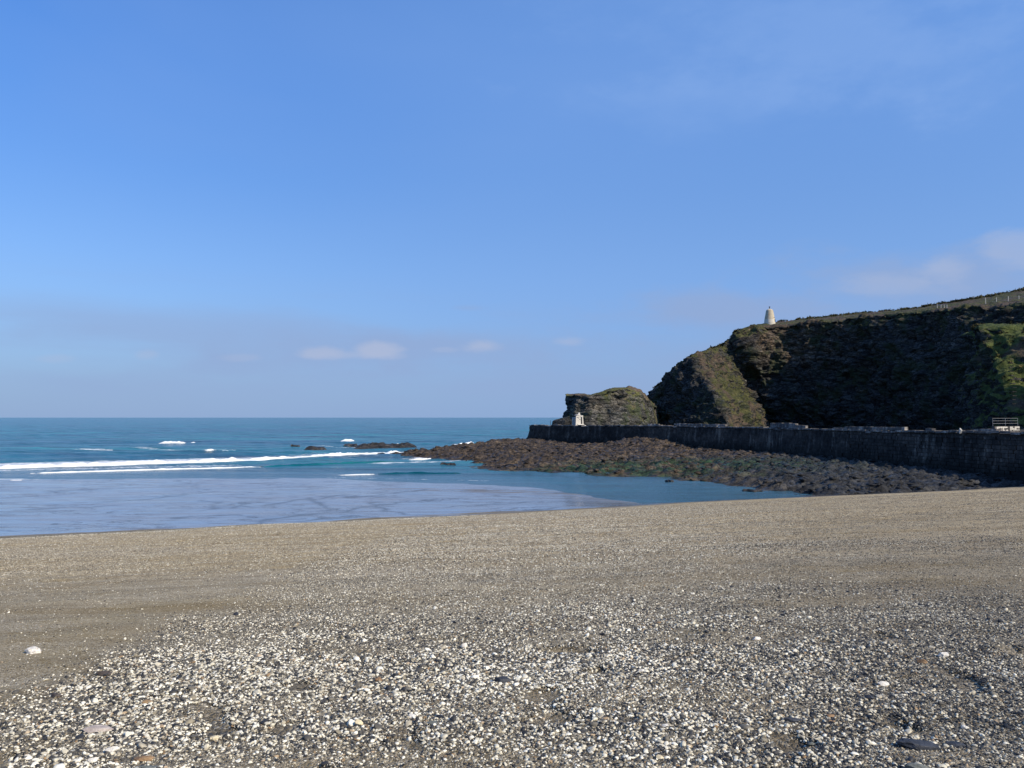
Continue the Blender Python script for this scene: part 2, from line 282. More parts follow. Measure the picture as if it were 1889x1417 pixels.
def mat_cliff(name, dark=1.0, lush=False):
    n = NT(name)
    g = n.attr('grass'); lit = n.attr('tone')
    strat = n.pos((0.22, 0.22, 1.0), (0.16, -0.2, 0))
    s1 = n.noise(1.0, strat, det=8, rough=0.76, dist=0.9)
    s2 = n.noise(0.35, det=6, rough=0.65)
    rock = n.ramp(s1, [(0.30, (0.014,0.015,0.017)), (0.45, (0.036,0.037,0.038)), (0.56, (0.065,0.062,0.056)), (0.70, (0.15,0.14,0.12))])
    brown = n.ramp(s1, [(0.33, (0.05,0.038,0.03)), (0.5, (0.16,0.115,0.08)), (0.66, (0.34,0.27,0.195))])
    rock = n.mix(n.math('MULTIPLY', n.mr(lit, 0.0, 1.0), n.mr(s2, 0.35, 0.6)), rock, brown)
    fine = n.noise(2.6, n.pos((0.6, 0.6, 1.5), (0.16, -0.2, 0)), det=5, rough=0.8)
    rock = n.mix(1.0, rock, n.ramp(fine, [(0.36, (0.35,0.35,0.36)), (0.5, (0.9,0.9,0.9)), (0.62, (1.7,1.65,1.55)), (0.72, (3.0,2.8,2.5))]), 'MULTIPLY')
    jv = n.pos((0.42, 0.42, 1.15), (0.16, -0.2, 0)); jw = n.noise(0.5, det=4, color=True)
    jm = n.t.nodes.new('ShaderNodeVectorMath'); jm.operation = 'MULTIPLY_ADD'; n.l(jw, jm.inputs[0]); jm.inputs[1].default_value = (1.6, 1.6, 1.6); n.l(jv, jm.inputs[2])
    e1 = n.voro(0.62, jm.outputs[0], 'DISTANCE_TO_EDGE'); e2 = n.voro(1.9, jm.outputs[0], 'DISTANCE_TO_EDGE'); c1 = n.voro(0.62, jm.outputs[0], out='Color')
    cs = n.t.nodes.new('ShaderNodeSeparateColor'); n.l(c1, cs.inputs[0])
    crack = n.math('MULTIPLY', n.mr(e1, 0.0, 0.11, 0.25, 1.0), n.mr(e2, 0.0, 0.10, 0.5, 1.0))
    cc = n.t.nodes.new('ShaderNodeCombineColor'); [n.l(n.math('MULTIPLY', crack, n.mr(cs.outputs[0], 0, 1, 0.6, 1.65, False)), cc.inputs[i]) for i in range(3)]
    rock = n.mix(1.0, rock, cc.outputs[0], 'MULTIPLY')
    moss = n.ramp(n.noise(0.9, det=6, rough=0.75), [(0.32, (0.014,0.022,0.010)), (0.5, (0.034,0.044,0.018)), (0.68, (0.072,0.075,0.033))])
    rock = n.mix(n.mr(n.noise(0.13, det=6, rough=0.7), 0.48, 0.62, 0.0, 0.75), rock, moss)
    gr = n.ramp(n.noise(0.6, det=8, rough=0.78), [(0.30, (0.014,0.018,0.008)), (0.43, (0.042,0.047,0.017)), (0.55, (0.085,0.083,0.030)), (0.70, (0.17,0.15,0.066))])
    heath = n.ramp(n.noise(0.7, n.pos(off=(9,3,1)), det=8, rough=0.75), [(0.3, (0.03,0.022,0.02)), (0.5, (0.085,0.062,0.045)), (0.7, (0.16,0.125,0.075))])
    if lush: gr = n.ramp(n.noise(0.8, det=8, rough=0.78), [(0.30, (0.016,0.024,0.008)), (0.43, (0.050,0.066,0.017)), (0.55, (0.095,0.115,0.030)), (0.70, (0.19,0.19,0.07))])
    gr = n.mix(n.mr(n.noise(0.09, n.pos(off=(5,1,8)), det=5), 0.49 if not lush else 0.56, 0.58 if not lush else 0.66), gr, heath)
    up = n.t.nodes.new('ShaderNodeSeparateXYZ'); n.l(n.geo.outputs['Normal'], up.inputs[0])
    gm = n.math('MULTIPLY', g, n.mr(up.outputs[2], 0.02, 0.35)); gm = n.mr(n.math('ADD', gm, n.math('MULTIPLY', n.math('SUBTRACT', s2, 0.5), 2.6)), 0.35, 0.6)
    gm = n.math('MULTIPLY', gm, n.mr(g, 0.03, 0.2))
    col = n.mix(gm, rock, gr)
    if dark != 1.0: col = n.mix(1.0, col, (dark, dark, dark*0.98), 'MULTIPLY')
    h = n.math('ADD', n.math('ADD', n.math('MULTIPLY', s1, 0.8), n.math('MULTIPLY', n.noise(1.1, det=8, rough=0.75), 0.6)), n.math('MULTIPLY', n.math('MINIMUM', e1, 0.25), 2.0))
    return n.done(col, 0.88, n.bump(h, 0.9, 0.8), spec=0.22)

def mat_platform():
    n = NT('weedy_rock')
    a = n.noise(0.8, n.pos((0.35, 1.2, 1), (0, 0, 0.5)), det=8, rough=0.75, dist=0.5)
    rock = n.ramp(a, [(0.34, (0.009,0.006,0.004)), (0.46, (0.05,0.034,0.020)), (0.57, (0.12,0.083,0.050)), (0.72, (0.27,0.21,0.14))])
    grey = n.ramp(a, [(0.32, (0.010,0.010,0.011)), (0.5, (0.034,0.034,0.034)), (0.72, (0.13,0.125,0.115))])
    col = n.mix(n.attr('grey'), rock, grey)
    col = n.mix(n.math('MULTIPLY', n.attr('weed'), n.mr(n.noise(0.5, n.pos((0.5,1.4,1)), det=6, rough=0.7), 0.4, 0.55)), col,
                n.ramp(a, [(0.35, (0.008,0.024,0.010)), (0.6, (0.03,0.075,0.03))]))
    col = n.mix(n.mr(n.noise(5.0, det=5, rough=0.8), 0.68, 0.76, 0.0, 0.6), col, (0.34, 0.32, 0.28))
    jw = n.noise(0.8, det=4, color=True); jm = n.t.nodes.new('ShaderNodeVectorMath'); jm.operation = 'MULTIPLY_ADD'; n.l(jw, jm.inputs[0]); jm.inputs[1].default_value = (1.4, 1.4, 1.4); n.l(n.pos((0.5, 1.1, 0.6), (0, 0, 0.5)), jm.inputs[2])
    e1 = n.voro(1.1, jm.outputs[0], 'DISTANCE_TO_EDGE'); cr = n.mr(e1, 0.0, 0.12, 0.18, 1.0); cc = n.t.nodes.new('ShaderNodeCombineColor'); [n.l(cr, cc.inputs[i]) for i in range(3)]
    col = n.mix(1.0, col, cc.outputs[0], 'MULTIPLY')
    return n.done(col, n.mr(n.noise(0.6, det=3), 0.35, 0.6, 0.35, 0.85), n.bump(n.math('ADD', n.noise(2.2, det=8, rough=0.75), n.math('MINIMUM', e1, 0.25)), 0.9, 0.4), spec=0.4)

def mat_sea():
    n = NT('sea_water')
    sh = n.attr('shallow')
    big = n.noise(0.011, n.pos((0.5, 2.6, 1), (0, 0, 0.12)), det=5, rough=0.6)
    col = n.ramp(big, [(0.36, (0.002,0.060,0.098)), (0.5, (0.004,0.102,0.135)), (0.62, (0.014,0.16,0.178))])
    streak = n.noise(0.10, n.pos((0.22, 1.6, 1), (0, 0, 0.25)), det=6, rough=0.62)
    col = n.mix(1.0, col, n.ramp(streak, [(0.36, (0.45,0.5,0.55)), (0.5, (1,1,1)), (0.66, (1.6,1.5,1.4))]), 'MULTIPLY')
    col = n.mix(n.math('MULTIPLY', sh, 0.8), col, (0.045, 0.105, 0.135))
    f = n.attr('foam')
    fn = n.noise(0.9, n.pos((0.6, 1.0, 1), (0, 0, -0.7)), det=8, rough=0.8)
    fm = n.mr(n.math('ADD', fn, f), 0.86, 0.99)
    col = n.mix(fm, col, (0.72, 0.75, 0.77))
    rough = n.mix(fm, n.ramp(big, [(0.3, (0.16,)*3), (0.7, (0.24,)*3)]), (0.8,)*3)
    w1 = n.noise(0.16, n.pos((0.55, 1.5, 1), (0, 0, -0.55)), det=6, rough=0.62, dist=0.4)
    w2 = n.noise(1.4, n.pos((0.6, 1.3, 1), (0, 0, -0.4)), det=6, rough=0.65)
    calm = n.mr(sh, 0, 1, 1.0, 0.7); n.l(n.math('ADD', n.mr(streak, 0.35, 0.65, 0.12, 0.50), n.math('MULTIPLY', sh, 0.45)), n.b.inputs['Specular IOR Level'])
    b1 = n.t.nodes.new('ShaderNodeBump'); b1.inputs['Distance'].default_value = 1.1; n.l(n.math('MULTIPLY', calm, 0.85), b1.inputs['Strength']); n.l(w1, b1.inputs['Height'])
    b2 = n.t.nodes.new('ShaderNodeBump'); b2.inputs['Distance'].default_value = 0.16; n.l(calm, b2.inputs['Strength']); n.l(w2, b2.inputs['Height']); n.l(b1.outputs[0], b2.inputs['Normal'])
    return n.done(col, rough, b2.outputs[0], ior=1.33)

def mat_foam():
    n = NT('white_foam')
    v = n.attr('v')                                       # 0 at the toe, 1 at the far trailing edge
    fn = n.noise(0.75, n.pos((0.75, 1.0, 1), (0, 0, -0.7)), det=8, rough=0.8)
    m = n.mr(n.math('ADD', fn, n.math('MULTIPLY', n.attr('f'), 0.6)), 0.62, 0.84)
    mat = n.done((0.84, 0.86, 0.87), 0.85, n.bump(n.noise(2.5, det=7, rough=0.8), 0.8, 0.2), spec=0.2)
    tr = n.t.nodes.new('ShaderNodeBsdfTransparent'); mx = n.t.nodes.new('ShaderNodeMixShader'); n.l(m, mx.inputs[0]); n.l(tr.outputs[0], mx.inputs[1]); n.l(n.b.outputs[0], mx.inputs[2]); n.l(mx.outputs[0], n.out.inputs[0])
    return mat

def mat_masonry(name, base=1.0):
    n = NT(name)
    oi = n.t.nodes.new('ShaderNodeObjectInfo')
    st = n.noise(1.0, n.pos((1.1, 1.1, 0.16)), det=6, rough=0.7)
    a = n.noise(1.6, det=6, rough=0.7)
    col = n.ramp(a, [(0.3, (0.035,0.033,0.034)), (0.52, (0.085,0.078,0.073)), (0.72, (0.19,0.175,0.155))])
    col = n.mix(n.mr(st, 0.53, 0.66, 0.0, 0.85), col, (0.34, 0.31, 0.27)); col = n.mix(1.0, col, n.ramp(n.noise(0.16, n.pos((1,1,2)), det=5, rough=0.65), [(0.38, (0.5,0.52,0.55)), (0.5, (1,1,1)), (0.62, (1.7,1.6,1.5))]), 'MULTIPLY')
    sz = n.t.nodes.new('ShaderNodeSeparateXYZ'); n.l(n.geo.outputs['Position'], sz.inputs[0])
    low = n.mr(n.math('ADD', sz.outputs[2], n.math('MULTIPLY', a, 1.6)), 2.2, 4.4)
    col = n.mix(low, n.mix(0.85, col, (0.022, 0.024, 0.022)), col)       # tide-line staining
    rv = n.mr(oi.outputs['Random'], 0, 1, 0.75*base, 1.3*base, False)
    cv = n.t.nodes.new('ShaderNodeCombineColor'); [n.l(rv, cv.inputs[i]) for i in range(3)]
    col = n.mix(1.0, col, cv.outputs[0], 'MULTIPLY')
    return n.done(col, 0.85, n.bump(n.noise(6.0, det=6, rough=0.7), 0.6, 0.06), spec=0.25)

def mat_simple(name, c, rough=0.7, var=0.25, scale=3.0, metal=0.0):
    n = NT(name); v = n.noise(scale, det=6, rough=0.7)
    lo = tuple(q*(1-var) for q in c); hi = tuple(min(1, q*(1+var)) for q in c)
    n.b.inputs['Metallic'].default_value = metal
    return n.done(n.ramp(v, [(0.3, lo), (0.7, hi)]), rough, n.bump(v, 0.3, 0.03), spec=0.3)

def mat_whitewash(name, c=(0.66, 0.62, 0.54), stain=(0.36, 0.29, 0.2), amt=(0.58, 0.72)):
    n = NT(name); v = n.noise(1.3, n.pos((1,1,0.5)), det=7, rough=0.7)
    col = n.mix(n.mr(v, amt[0], amt[1]), c, stain)
    return n.done(col, 0.85, n.bump(n.noise(5.0, det=6), 0.5, 0.05), spec=0.2)

M = dict(spur=mat_cliff('spur_turf', 1.0, True), beach=mat_beach(), pebble=mat_pebble(), cliff=mat_cliff('cliff_rock'), outcrop=mat_cliff('outcrop_rock', 1.55), platform=mat_platform(),
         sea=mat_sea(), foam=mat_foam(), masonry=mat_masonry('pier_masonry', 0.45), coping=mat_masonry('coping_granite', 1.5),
         wash=mat_whitewash('whitewashed_render'), towerw=mat_whitewash('tower_render', (0.52, 0.45, 0.33), (0.40, 0.27, 0.14), (0.50, 0.68)), towerb=mat_whitewash('tower_base_paint', (0.60, 0.55, 0.45), (0.42,0.36,0.26)),
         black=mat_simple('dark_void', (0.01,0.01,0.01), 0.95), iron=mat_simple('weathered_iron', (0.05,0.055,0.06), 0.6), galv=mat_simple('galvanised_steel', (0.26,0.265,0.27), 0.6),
         white=mat_simple('white_paint', (0.46,0.44,0.40), 0.6, 0.1), roof=mat_simple('pale_slate', (0.42,0.42,0.43), 0.7, 0.15), pale=mat_simple('pale_limestone', (0.55,0.52,0.46), 0.85, 0.35, 6.0),
         path=mat_simple('shaded_wall', (0.30,0.29,0.27), 0.9))  # path: darker tone for the shaded left wall of the hut

# ------------------------------------------------------------------ terrain functions
NX, NY = -0.38, 0.925
_ps = [-80, -10, 0, 10, 30, 45, 55, 59, 63, 80]; _pz = [8.0, 6.55, 6.4, 5.85, 3.65, 1.95, 0.75, 0.28, -0.15, -2.0]
_wx = [-400, -66, -24, -6, 3.3, 8.3, 12, 16, 400]; _wy = [118, 101, 100, 94, 87.5, 78.5, 73, 60, 60]
def beach_z(x, y, detail=True):
    x = np.asarray(x, float); y = np.asarray(y, float)
    s = NX*x+NY*y; l = NY*x-NX*y
    s = s+1.6*perlin(l/28.0, 3.1, 0)+0.5*perlin(l/7.0, 9.1, 0)*sstep(20, 50, s)
    P = np.interp(s, _ps, _pz)
    for _ in range(1): P = (P+np.interp(s-3, _ps, _pz)+np.interp(s+3, _ps, _pz))/3
    W = np.interp(x, _wx, _wy)+2.5*perlin(x/14.0, 7.7, 1.0)
    Yf = (59-NX*x)/NY
    t = (W-y)/np.maximum(W-Yf, 6)
    bank = np.where(t > 0, 0.30*np.minimum(t, 1.3), -0.02*(y-W))+0.035*fbm(x/9, y/5, 2.0, 3)
    bank = np.where(x > 16, -0.6, bank); bank = np.maximum(bank, -2.5)
    z = np.maximum(P, bank)
    z = z+0.05*fbm(x/6.0, y/3.2, 0.5, 3)*sstep(64, 50, s)
    if detail:
        z = z+0.018*fbm(x/0.9, y/0.6, 4.4, 3)*sstep(62, 52, s)
        foot = sstep(0.35, 0.62, perlin(x/0.42, y/0.42, 11.0))*sstep(0.5, 0.75, 0.5+perlin(l/18, s/3.5, 2.2)+0.35*sstep(2, 14, x))
        z = z-0.045*foot*sstep(60, 50, s)
    return z
_poly = np.array([(-27,168),(-8.5,143),(-5.6,124),(1.2,115),(11.6,107),(19,108),(22.4,98.6),(25.7,93),(28.6,86),(33,74),(50,80),(90,95),(90,150),(55,190),(30,225),(0,226),(-8,203),(-18,183)], float)
def poly_sd(x, y, P=_poly):
    d = np.full(x.shape, 1e9); ins = np.zeros(x.shape, bool)
    for i in range(len(P)):
        a = P[i]; b = P[(i+1) % len(P)]; ex, ey = b-a
        t = np.clip(((x-a[0])*ex+(y-a[1])*ey)/(ex*ex+ey*ey), 0, 1)
        d = np.minimum(d, np.hypot(x-a[0]-t*ex, y-a[1]-t*ey))
        c = ((a[1] > y) != (b[1] > y)) & (x < (b[0]-a[0])*(y-a[1])/(b[1]-a[1]+1e-12)+a[0]); ins ^= c
    return np.where(ins, d, -d)
def rock_z(x, y):
    d = poly_sd(x, y)+3.0*fbm(x/9, y/7, 1.0, 4)
    z = np.where(d > 0, 1.25*(1-np.exp(-d/9)), 0.12*d)
    z += 1.35*np.exp(-(((x+2)/13)**2+((y-203)/13)**2))+0.6*np.exp(-(((x+12)/10)**2+((y-182)/9)**2))
    z += 2.0*np.exp(-(((x-29)/8)**2+((y-171)/9)**2))
    k = sstep(-3, 4, d)
    q = x*0.5+y*0.86
    z += k*(0.48*fbm(x/5.5, y/4.5, 3.0, 5, 0.62, True)-0.5+0.42*fbm(x/1.7, y/1.4, 6.0, 3, 0.6)+0.22*perlin(q/0.9, (x-y)/9, 2.0))
    z -= k*0.85*sstep(0.22, 0.5, fbm(x/12, y/6, 8.0, 3))*sstep(30, 12, d)
    return z

# ------------------------------------------------------------------ ground: shingle beach and wet sand
def build_beach():
    a = np.linspace(-1, 1, 560); X = 90*np.sinh(3.4*a)/np.sinh(3.4)*1.9
    b = np.linspace(0, 1, 760); Y = -14+150*(np.sinh(2.9*b)/np.sinh(2.9))
    gx, gy = np.meshgrid(X, Y); z = beach_z(gx, gy)
    s = NX*gx+NY*gy
    n = fbm(gx/6, gy/3, 1.2, 3)
    lw = NY*gx-NX*gy; wet = sstep(57.0, 59.0, s+1.2*n+3.2*fbm(lw/13, s/2.6, 6.0, 4)*sstep(50, 56, s))
    isl = np.exp(-(((gx+1.5)/11)**2+((gy-(83.0-0.25*gx))/2.2)**2))*sstep(-0.1, 0.25, fbm(gx/5, gy/1.6, 7.0, 3)+0.1)
    o = mesh_obj('beach', np.stack([gx, gy, z], -1).reshape(-1, 3), grid_faces(*gx.shape), M['beach'], smooth=True,
                 attrs=dict(wet=wet, coarse=coarse_mask(gx, gy), dryish=np.clip(isl, 0, 1), runnel=runnel_mask(gx, gy)))
    tag(o, kind='structure')
RUNNELS = [[(470,968),(520,955),(560,949),(600,946),(640,943),(690,933),(725,927),(760,924),(800,921),(850,917)], [(688,926),(700,938),(722,946),(760,950),(800,952)], [(575,918),(592,931),(612,942)],
 [(640,917),(700,911),(760,904),(790,900)], [(500,930),(540,922),(590,917),(640,910)], [(560,962),(600,958),(640,955),(700,956)], [(420,940),(450,932),(475,935)], [(380,920),(405,930),(390,940)], [(100,905),(180,899),(270,897),(360,893)],
 [(60,940),(130,935),(210,932)], [(200,925),(270,920),(330,912),(400,905)], [(820,935),(880,931),(940,929),(1000,926)], [(900,948),(960,944),(1020,938)], [(330,955),(400,951),(460,953)]]
def runnel_mask(x, y):
    m = np.zeros(x.shape); wx = x+0.7*fbm(x/2.2, y/2.2, 31.0, 3); wy = y+1.6*fbm(x/2.5, y/2.5, 41.0, 3)
    sel = (y > 45) & (y < 100) & (x > -70) & (x < 20); xs, ys = wx[sel], wy[sel]; mm = np.zeros(xs.shape)
    for ln in RUNNELS:
        P = [((px-CX)/F*(EYE-0.2)*F/(py-HY), (EYE-0.2)*F/(py-HY)) for px, py in ln]
        for (ax, ay), (bx, by) in zip(P[:-1], P[1:]):
            ex, ey = bx-ax, by-ay; t = np.clip(((xs-ax)*ex+(ys-ay)*ey)/(ex*ex+ey*ey), 0, 1); mm = np.maximum(mm, np.exp(-(np.hypot(xs-ax-t*ex, ys-ay-t*ey)/0.42)**2))
    m[sel] = mm; return m
def coarse_mask(x, y):
    x = np.asarray(x, float); y = np.asarray(y, float)
    w = 0.7*fbm(x/2.0, y/2.0, 5.0, 3)
    left = sstep(-3.95, -2.9, x+0.9*w+0.02*np.maximum(y-6, 0))
    far = 1-0.72*sstep(6.3, 9.5, y-0.10*x+1.6*w)+0.25*np.exp(-((x-6.5)/4.5)**2-((y-13.5)/2.0)**2)
    patch = 1-0.75*np.exp(-(((x+0.9)/1.3)**2+((y-4.15)/0.42)**2))-0.45*sstep(0.15, 0.5, fbm(x/1.7, y/0.8, 9.0, 2))
    s = NX*x+NY*y
    strand = 0.7*np.exp(-((s-52-2*perlin((NY*x-NX*y)/15, 0.3, 0))/2.2)**2)
    return np.clip(np.maximum(left*far*patch, strand), 0, 1)
build_beach()

# ------------------------------------------------------------------ loose pebbles (one uncountable mass, instanced)
def build_pebbles():
    P = []; S = []; K = []
    def zone(y0, y1, dens, smin, smax, pw):
        area = 0.78*(y1*y1-y0*y0)+3.6*(y1-y0); n = int(area*dens)
        t = rng.random(n); w0 = 1.56*y0+3.6; w1 = 1.56*y1+3.6
        y = y0+(np.sqrt(w0*w0+t*(w1*w1-w0*w0))-w0)/(w1-w0)*(y1-y0)
        x = (rng.random(n)-0.5)*(1.56*y+3.6)
        c = coarse_mask(x, y); r = rng.random(n)
        patchy = 0.5+0.5*np.clip(fbm(x/1.1, y/0.7, 12.0, 2), -1, 1)
        sandy = sstep(-2.9, -3.9, x+0.02*(y-6)+0.4*fbm(x/2.0, y/2.0, 5.0, 3))*sstep(16, 12, y); keep = r < (0.30+0.70*c)*(0.7+0.3*patchy)*(1-0.8*sandy)
        x, y, c = x[keep], y[keep], c[keep]
        s = (NX*x+NY*y) < 58; x, y, c = x[s], y[s], c[s]
        size = smin*(smax/smin)**(rng.random(len(x))**pw)*(0.55+0.45*c)*(1-0.22*sstep(0.1, 0.5, x/(y+2)))
        P.append(np.stack([x, y, beach_z(x, y)+size*0.12], 1)); S.append(size); K.append(np.clip(0.5+0.5*np.sign(rng.random(len(x))-0.49)*rng.random(len(x))**0.85+0.02+0.12*np.clip(fbm(x/1.6, y/1.0, 3.0, 3), -1, 1)-0.20*sstep(0.05, 0.5, x/(y+2))+0.05*(size > 0.011), 0, 0.999))
    zone(2.4, 6.5, 13000, 0.0028, 0.0165, 2.5)
    zone(2.4, 10, 60, 0.015, 0.030, 1.8)
    zone(6.5, 12, 5600, 0.0040, 0.0145, 2.1)
    zone(12, 24, 1300, 0.0085, 0.019, 1.7)
    zone(24, 56, 260, 0.013, 0.030, 1.7)
    P = np.concatenate(P); S = np.concatenate(S); K = np.concatenate(K); n = len(P); print('pebbles', n)
    sx = S*rng.uniform(0.85, 1.35, n); sy = S*rng.uniform(0.65, 1.0, n); sz = S*rng.uniform(0.35, 0.8, n)
    me = bpy.data.meshes.new('pebbles'); me.vertices.add(n); me.vertices.foreach_set('co', P.astype(np.float32).ravel())
    a = me.attributes.new('psize', 'FLOAT_VECTOR', 'POINT'); a.data.foreach_set('vector', np.stack([sx, sy, sz], 1).astype(np.float32).ravel())
    rot = np.stack([rng.normal(0, 0.35, n), rng.normal(0, 0.35, n), rng.uniform(0, 6.283, n)], 1)
    a = me.attributes.new('prot', 'FLOAT_VECTOR', 'POINT'); a.data.foreach_set('vector', rot.astype(np.float32).ravel())
    a = me.attributes.new('shade', 'FLOAT', 'POINT'); a.data.foreach_set('value', K.astype(np.float32))
    a = me.attributes.new('pkind', 'INT', 'POINT'); a.data.foreach_set('value', rng.integers(0, 5, n).astype(np.int32))
    me.materials.append(M['pebble'])
    o = bpy.data.objects.new('pebbles', me); C.objects.link(o)
    tag(o, 'loose mass of small white, grey and black pebbles covering the beach', 'pebbles', kind='stuff')
    ng = bpy.data.node_groups.new('scatter_pebbles', 'GeometryNodeTree')
    ng.interface.new_socket('Geometry', in_out='INPUT', socket_type='NodeSocketGeometry'); ng.interface.new_socket('Geometry', in_out='OUTPUT', socket_type='NodeSocketGeometry')
    N = ng.nodes; L = ng.links; gi = N.new('NodeGroupInput'); go = N.new('NodeGroupOutput')
    iop = N.new('GeometryNodeInstanceOnPoints'); iop.inputs['Pick Instance'].default_value = True
    g2i = N.new('GeometryNodeGeometryToInstance')
    for k in range(5):
        ico = N.new('GeometryNodeMeshIcoSphere'); ico.inputs['Radius'].default_value = 1.0; ico.inputs['Subdivisions'].default_value = 2
        sp = N.new('GeometryNodeSetPosition'); nz = N.new('ShaderNodeTexNoise'); nz.noise_dimensions = '4D'; nz.inputs['Scale'].default_value = 0.75; nz.inputs['W'].default_value = 3.3*k; nz.inputs['Detail'].default_value = 1.5
        sub = N.new('ShaderNodeVectorMath'); sub.operation = 'SUBTRACT'; sub.inputs[1].default_value = (0.5, 0.5, 0.5)
        scl = N.new('ShaderNodeVectorMath'); scl.operation = 'SCALE'; scl.inputs['Scale'].default_value = 1.5
        L.new(nz.outputs['Color'], sub.inputs[0]); L.new(sub.outputs[0], scl.inputs[0]); L.new(scl.outputs[0], sp.inputs['Offset'])
        ss = N.new('GeometryNodeSetShadeSmooth'); L.new(ico.outputs['Mesh'], sp.inputs['Geometry']); L.new(sp.outputs[0], ss.inputs[0])
        ss.inputs['Shade Smooth'].default_value = (k % 2 == 0)
        sm = N.new('GeometryNodeSetMaterial'); sm.inputs['Material'].default_value = M['pebble']; L.new(ss.outputs[0], sm.inputs[0]); L.new(sm.outputs[0], g2i.inputs[0])
    def attr(nm, typ):
        q = N.new('GeometryNodeInputNamedAttribute'); q.data_type = typ; q.inputs['Name'].default_value = nm
        return [x for x in q.outputs if x.enabled][0]
    L.new(gi.outputs[0], iop.inputs['Points']); L.new(g2i.outputs[0], iop.inputs['Instance'])
    L.new(attr('psize', 'FLOAT_VECTOR'), iop.inputs['Scale']); L.new(attr('pkind', 'INT'), iop.inputs['Instance Index'])
    e2r = N.new('FunctionNodeEulerToRotation'); L.new(attr('prot', 'FLOAT_VECTOR'), e2r.inputs[0]); L.new(e2r.outputs[0], iop.inputs['Rotation'])
    L.new(iop.outputs[0], go.inputs[0])
    md = o.modifiers.new('scatter', 'NODES'); md.node_group = ng
build_pebbles()

# ------------------------------------------------------------------ sea
def sea_height(gx, gy):
    W = np.interp(gx, _wx, _wy); W = np.where(gx > 12, np.interp(gx, [12, 16, 34, 60], [73, 76, 88, 92]), W)
    d = gy-W
    k = sstep(0, 60, d)
    s = -0.65*gx+0.76*gy
    far = np.clip(1-gy/2200, 0, 1)
    sw = (0.62*((0.5+0.5*np.sin(s/4.2+3.0*fbm(gx/60, gy/60, 0.3, 2)))**3-0.3)*(0.4+0.6*np.clip(0.5+fbm(gx/45, gy/25, 3.3, 2), 0, 1)))
    rip = 0.17*fbm(gx/5.0, gy/2.2, 1.0, 3)+0.05*perlin(gx/1.5, gy/0.9, 9.0)
    z = (k*sw+(0.12+0.88*k)*rip*(gy < 500))*far
    z = z*(0.12+0.88*sstep(-2, 25, d))-0.02
    z = np.where(gy > 2500, 0, z)
    return z, d
def build_sea():
    nr, nc = 640, 620
    t = np.linspace(0, 1, nr); Y = 50+ (np.exp(7.0*t)-1)/(math.exp(7.0)-1)*26000*(t**1.2*0.9+0.1)
    T = np.tan(np.linspace(-0.88, 0.88, nc)); T = T*1.15
    gx = T[None, :]*(Y[:, None]+25); gy = np.repeat(Y[:, None], nc, 1)
    z, d = sea_height(gx, gy)
    # a long unbroken wave standing up to the right of the second breaker
    foam = np.zeros_like(gx)
    def seg(ax, ay, bx, by, w, amt):
        ex, ey = bx-ax, by-ay; tt = np.clip(((gx-ax)*ex+(gy-ay)*ey)/(ex*ex+ey*ey), 0, 1)
        dd = np.hypot(gx-ax-tt*ex, gy-ay-tt*ey); return amt*np.exp(-(dd/w)**2)
    def pp(px, py): q = 8*F/(py-HY); return (px-CX)/F*q, q
    for (a, b, w, amt) in (((0,856),(500,843),7,0.52), ((500,843),(760,833),5,0.44), ((0,868),(420,858),5,0.42), ((700,853),(860,850),4,0.46), ((220,826),(420,832),4,0.42),
                           ((840,824),(930,822),5,0.52), ((150,830),(200,830),3,0.5), ((560,824),(800,826),5,0.40), ((0,883),(140,885),1.5,0.5), ((600,880),(900,886),1.2,0.38), ((1180,822),(1200,822),1,0.1)):
        foam = np.maximum(foam, seg(*pp(*a), *pp(*b), w, amt))
    shallow = np.maximum(sstep(26, 0, d)*sstep(30, 8, gx), 0.9*sstep(0, 10, gx)*sstep(135, 112, gy))
    o = mesh_obj('sea', np.stack([gx, gy, z], -1).reshape(-1, 3), grid_faces(nr, nc), M['sea'], smooth=True, attrs=dict(shallow=shallow, foam=foam))
    tag(o, kind='structure')
build_sea()

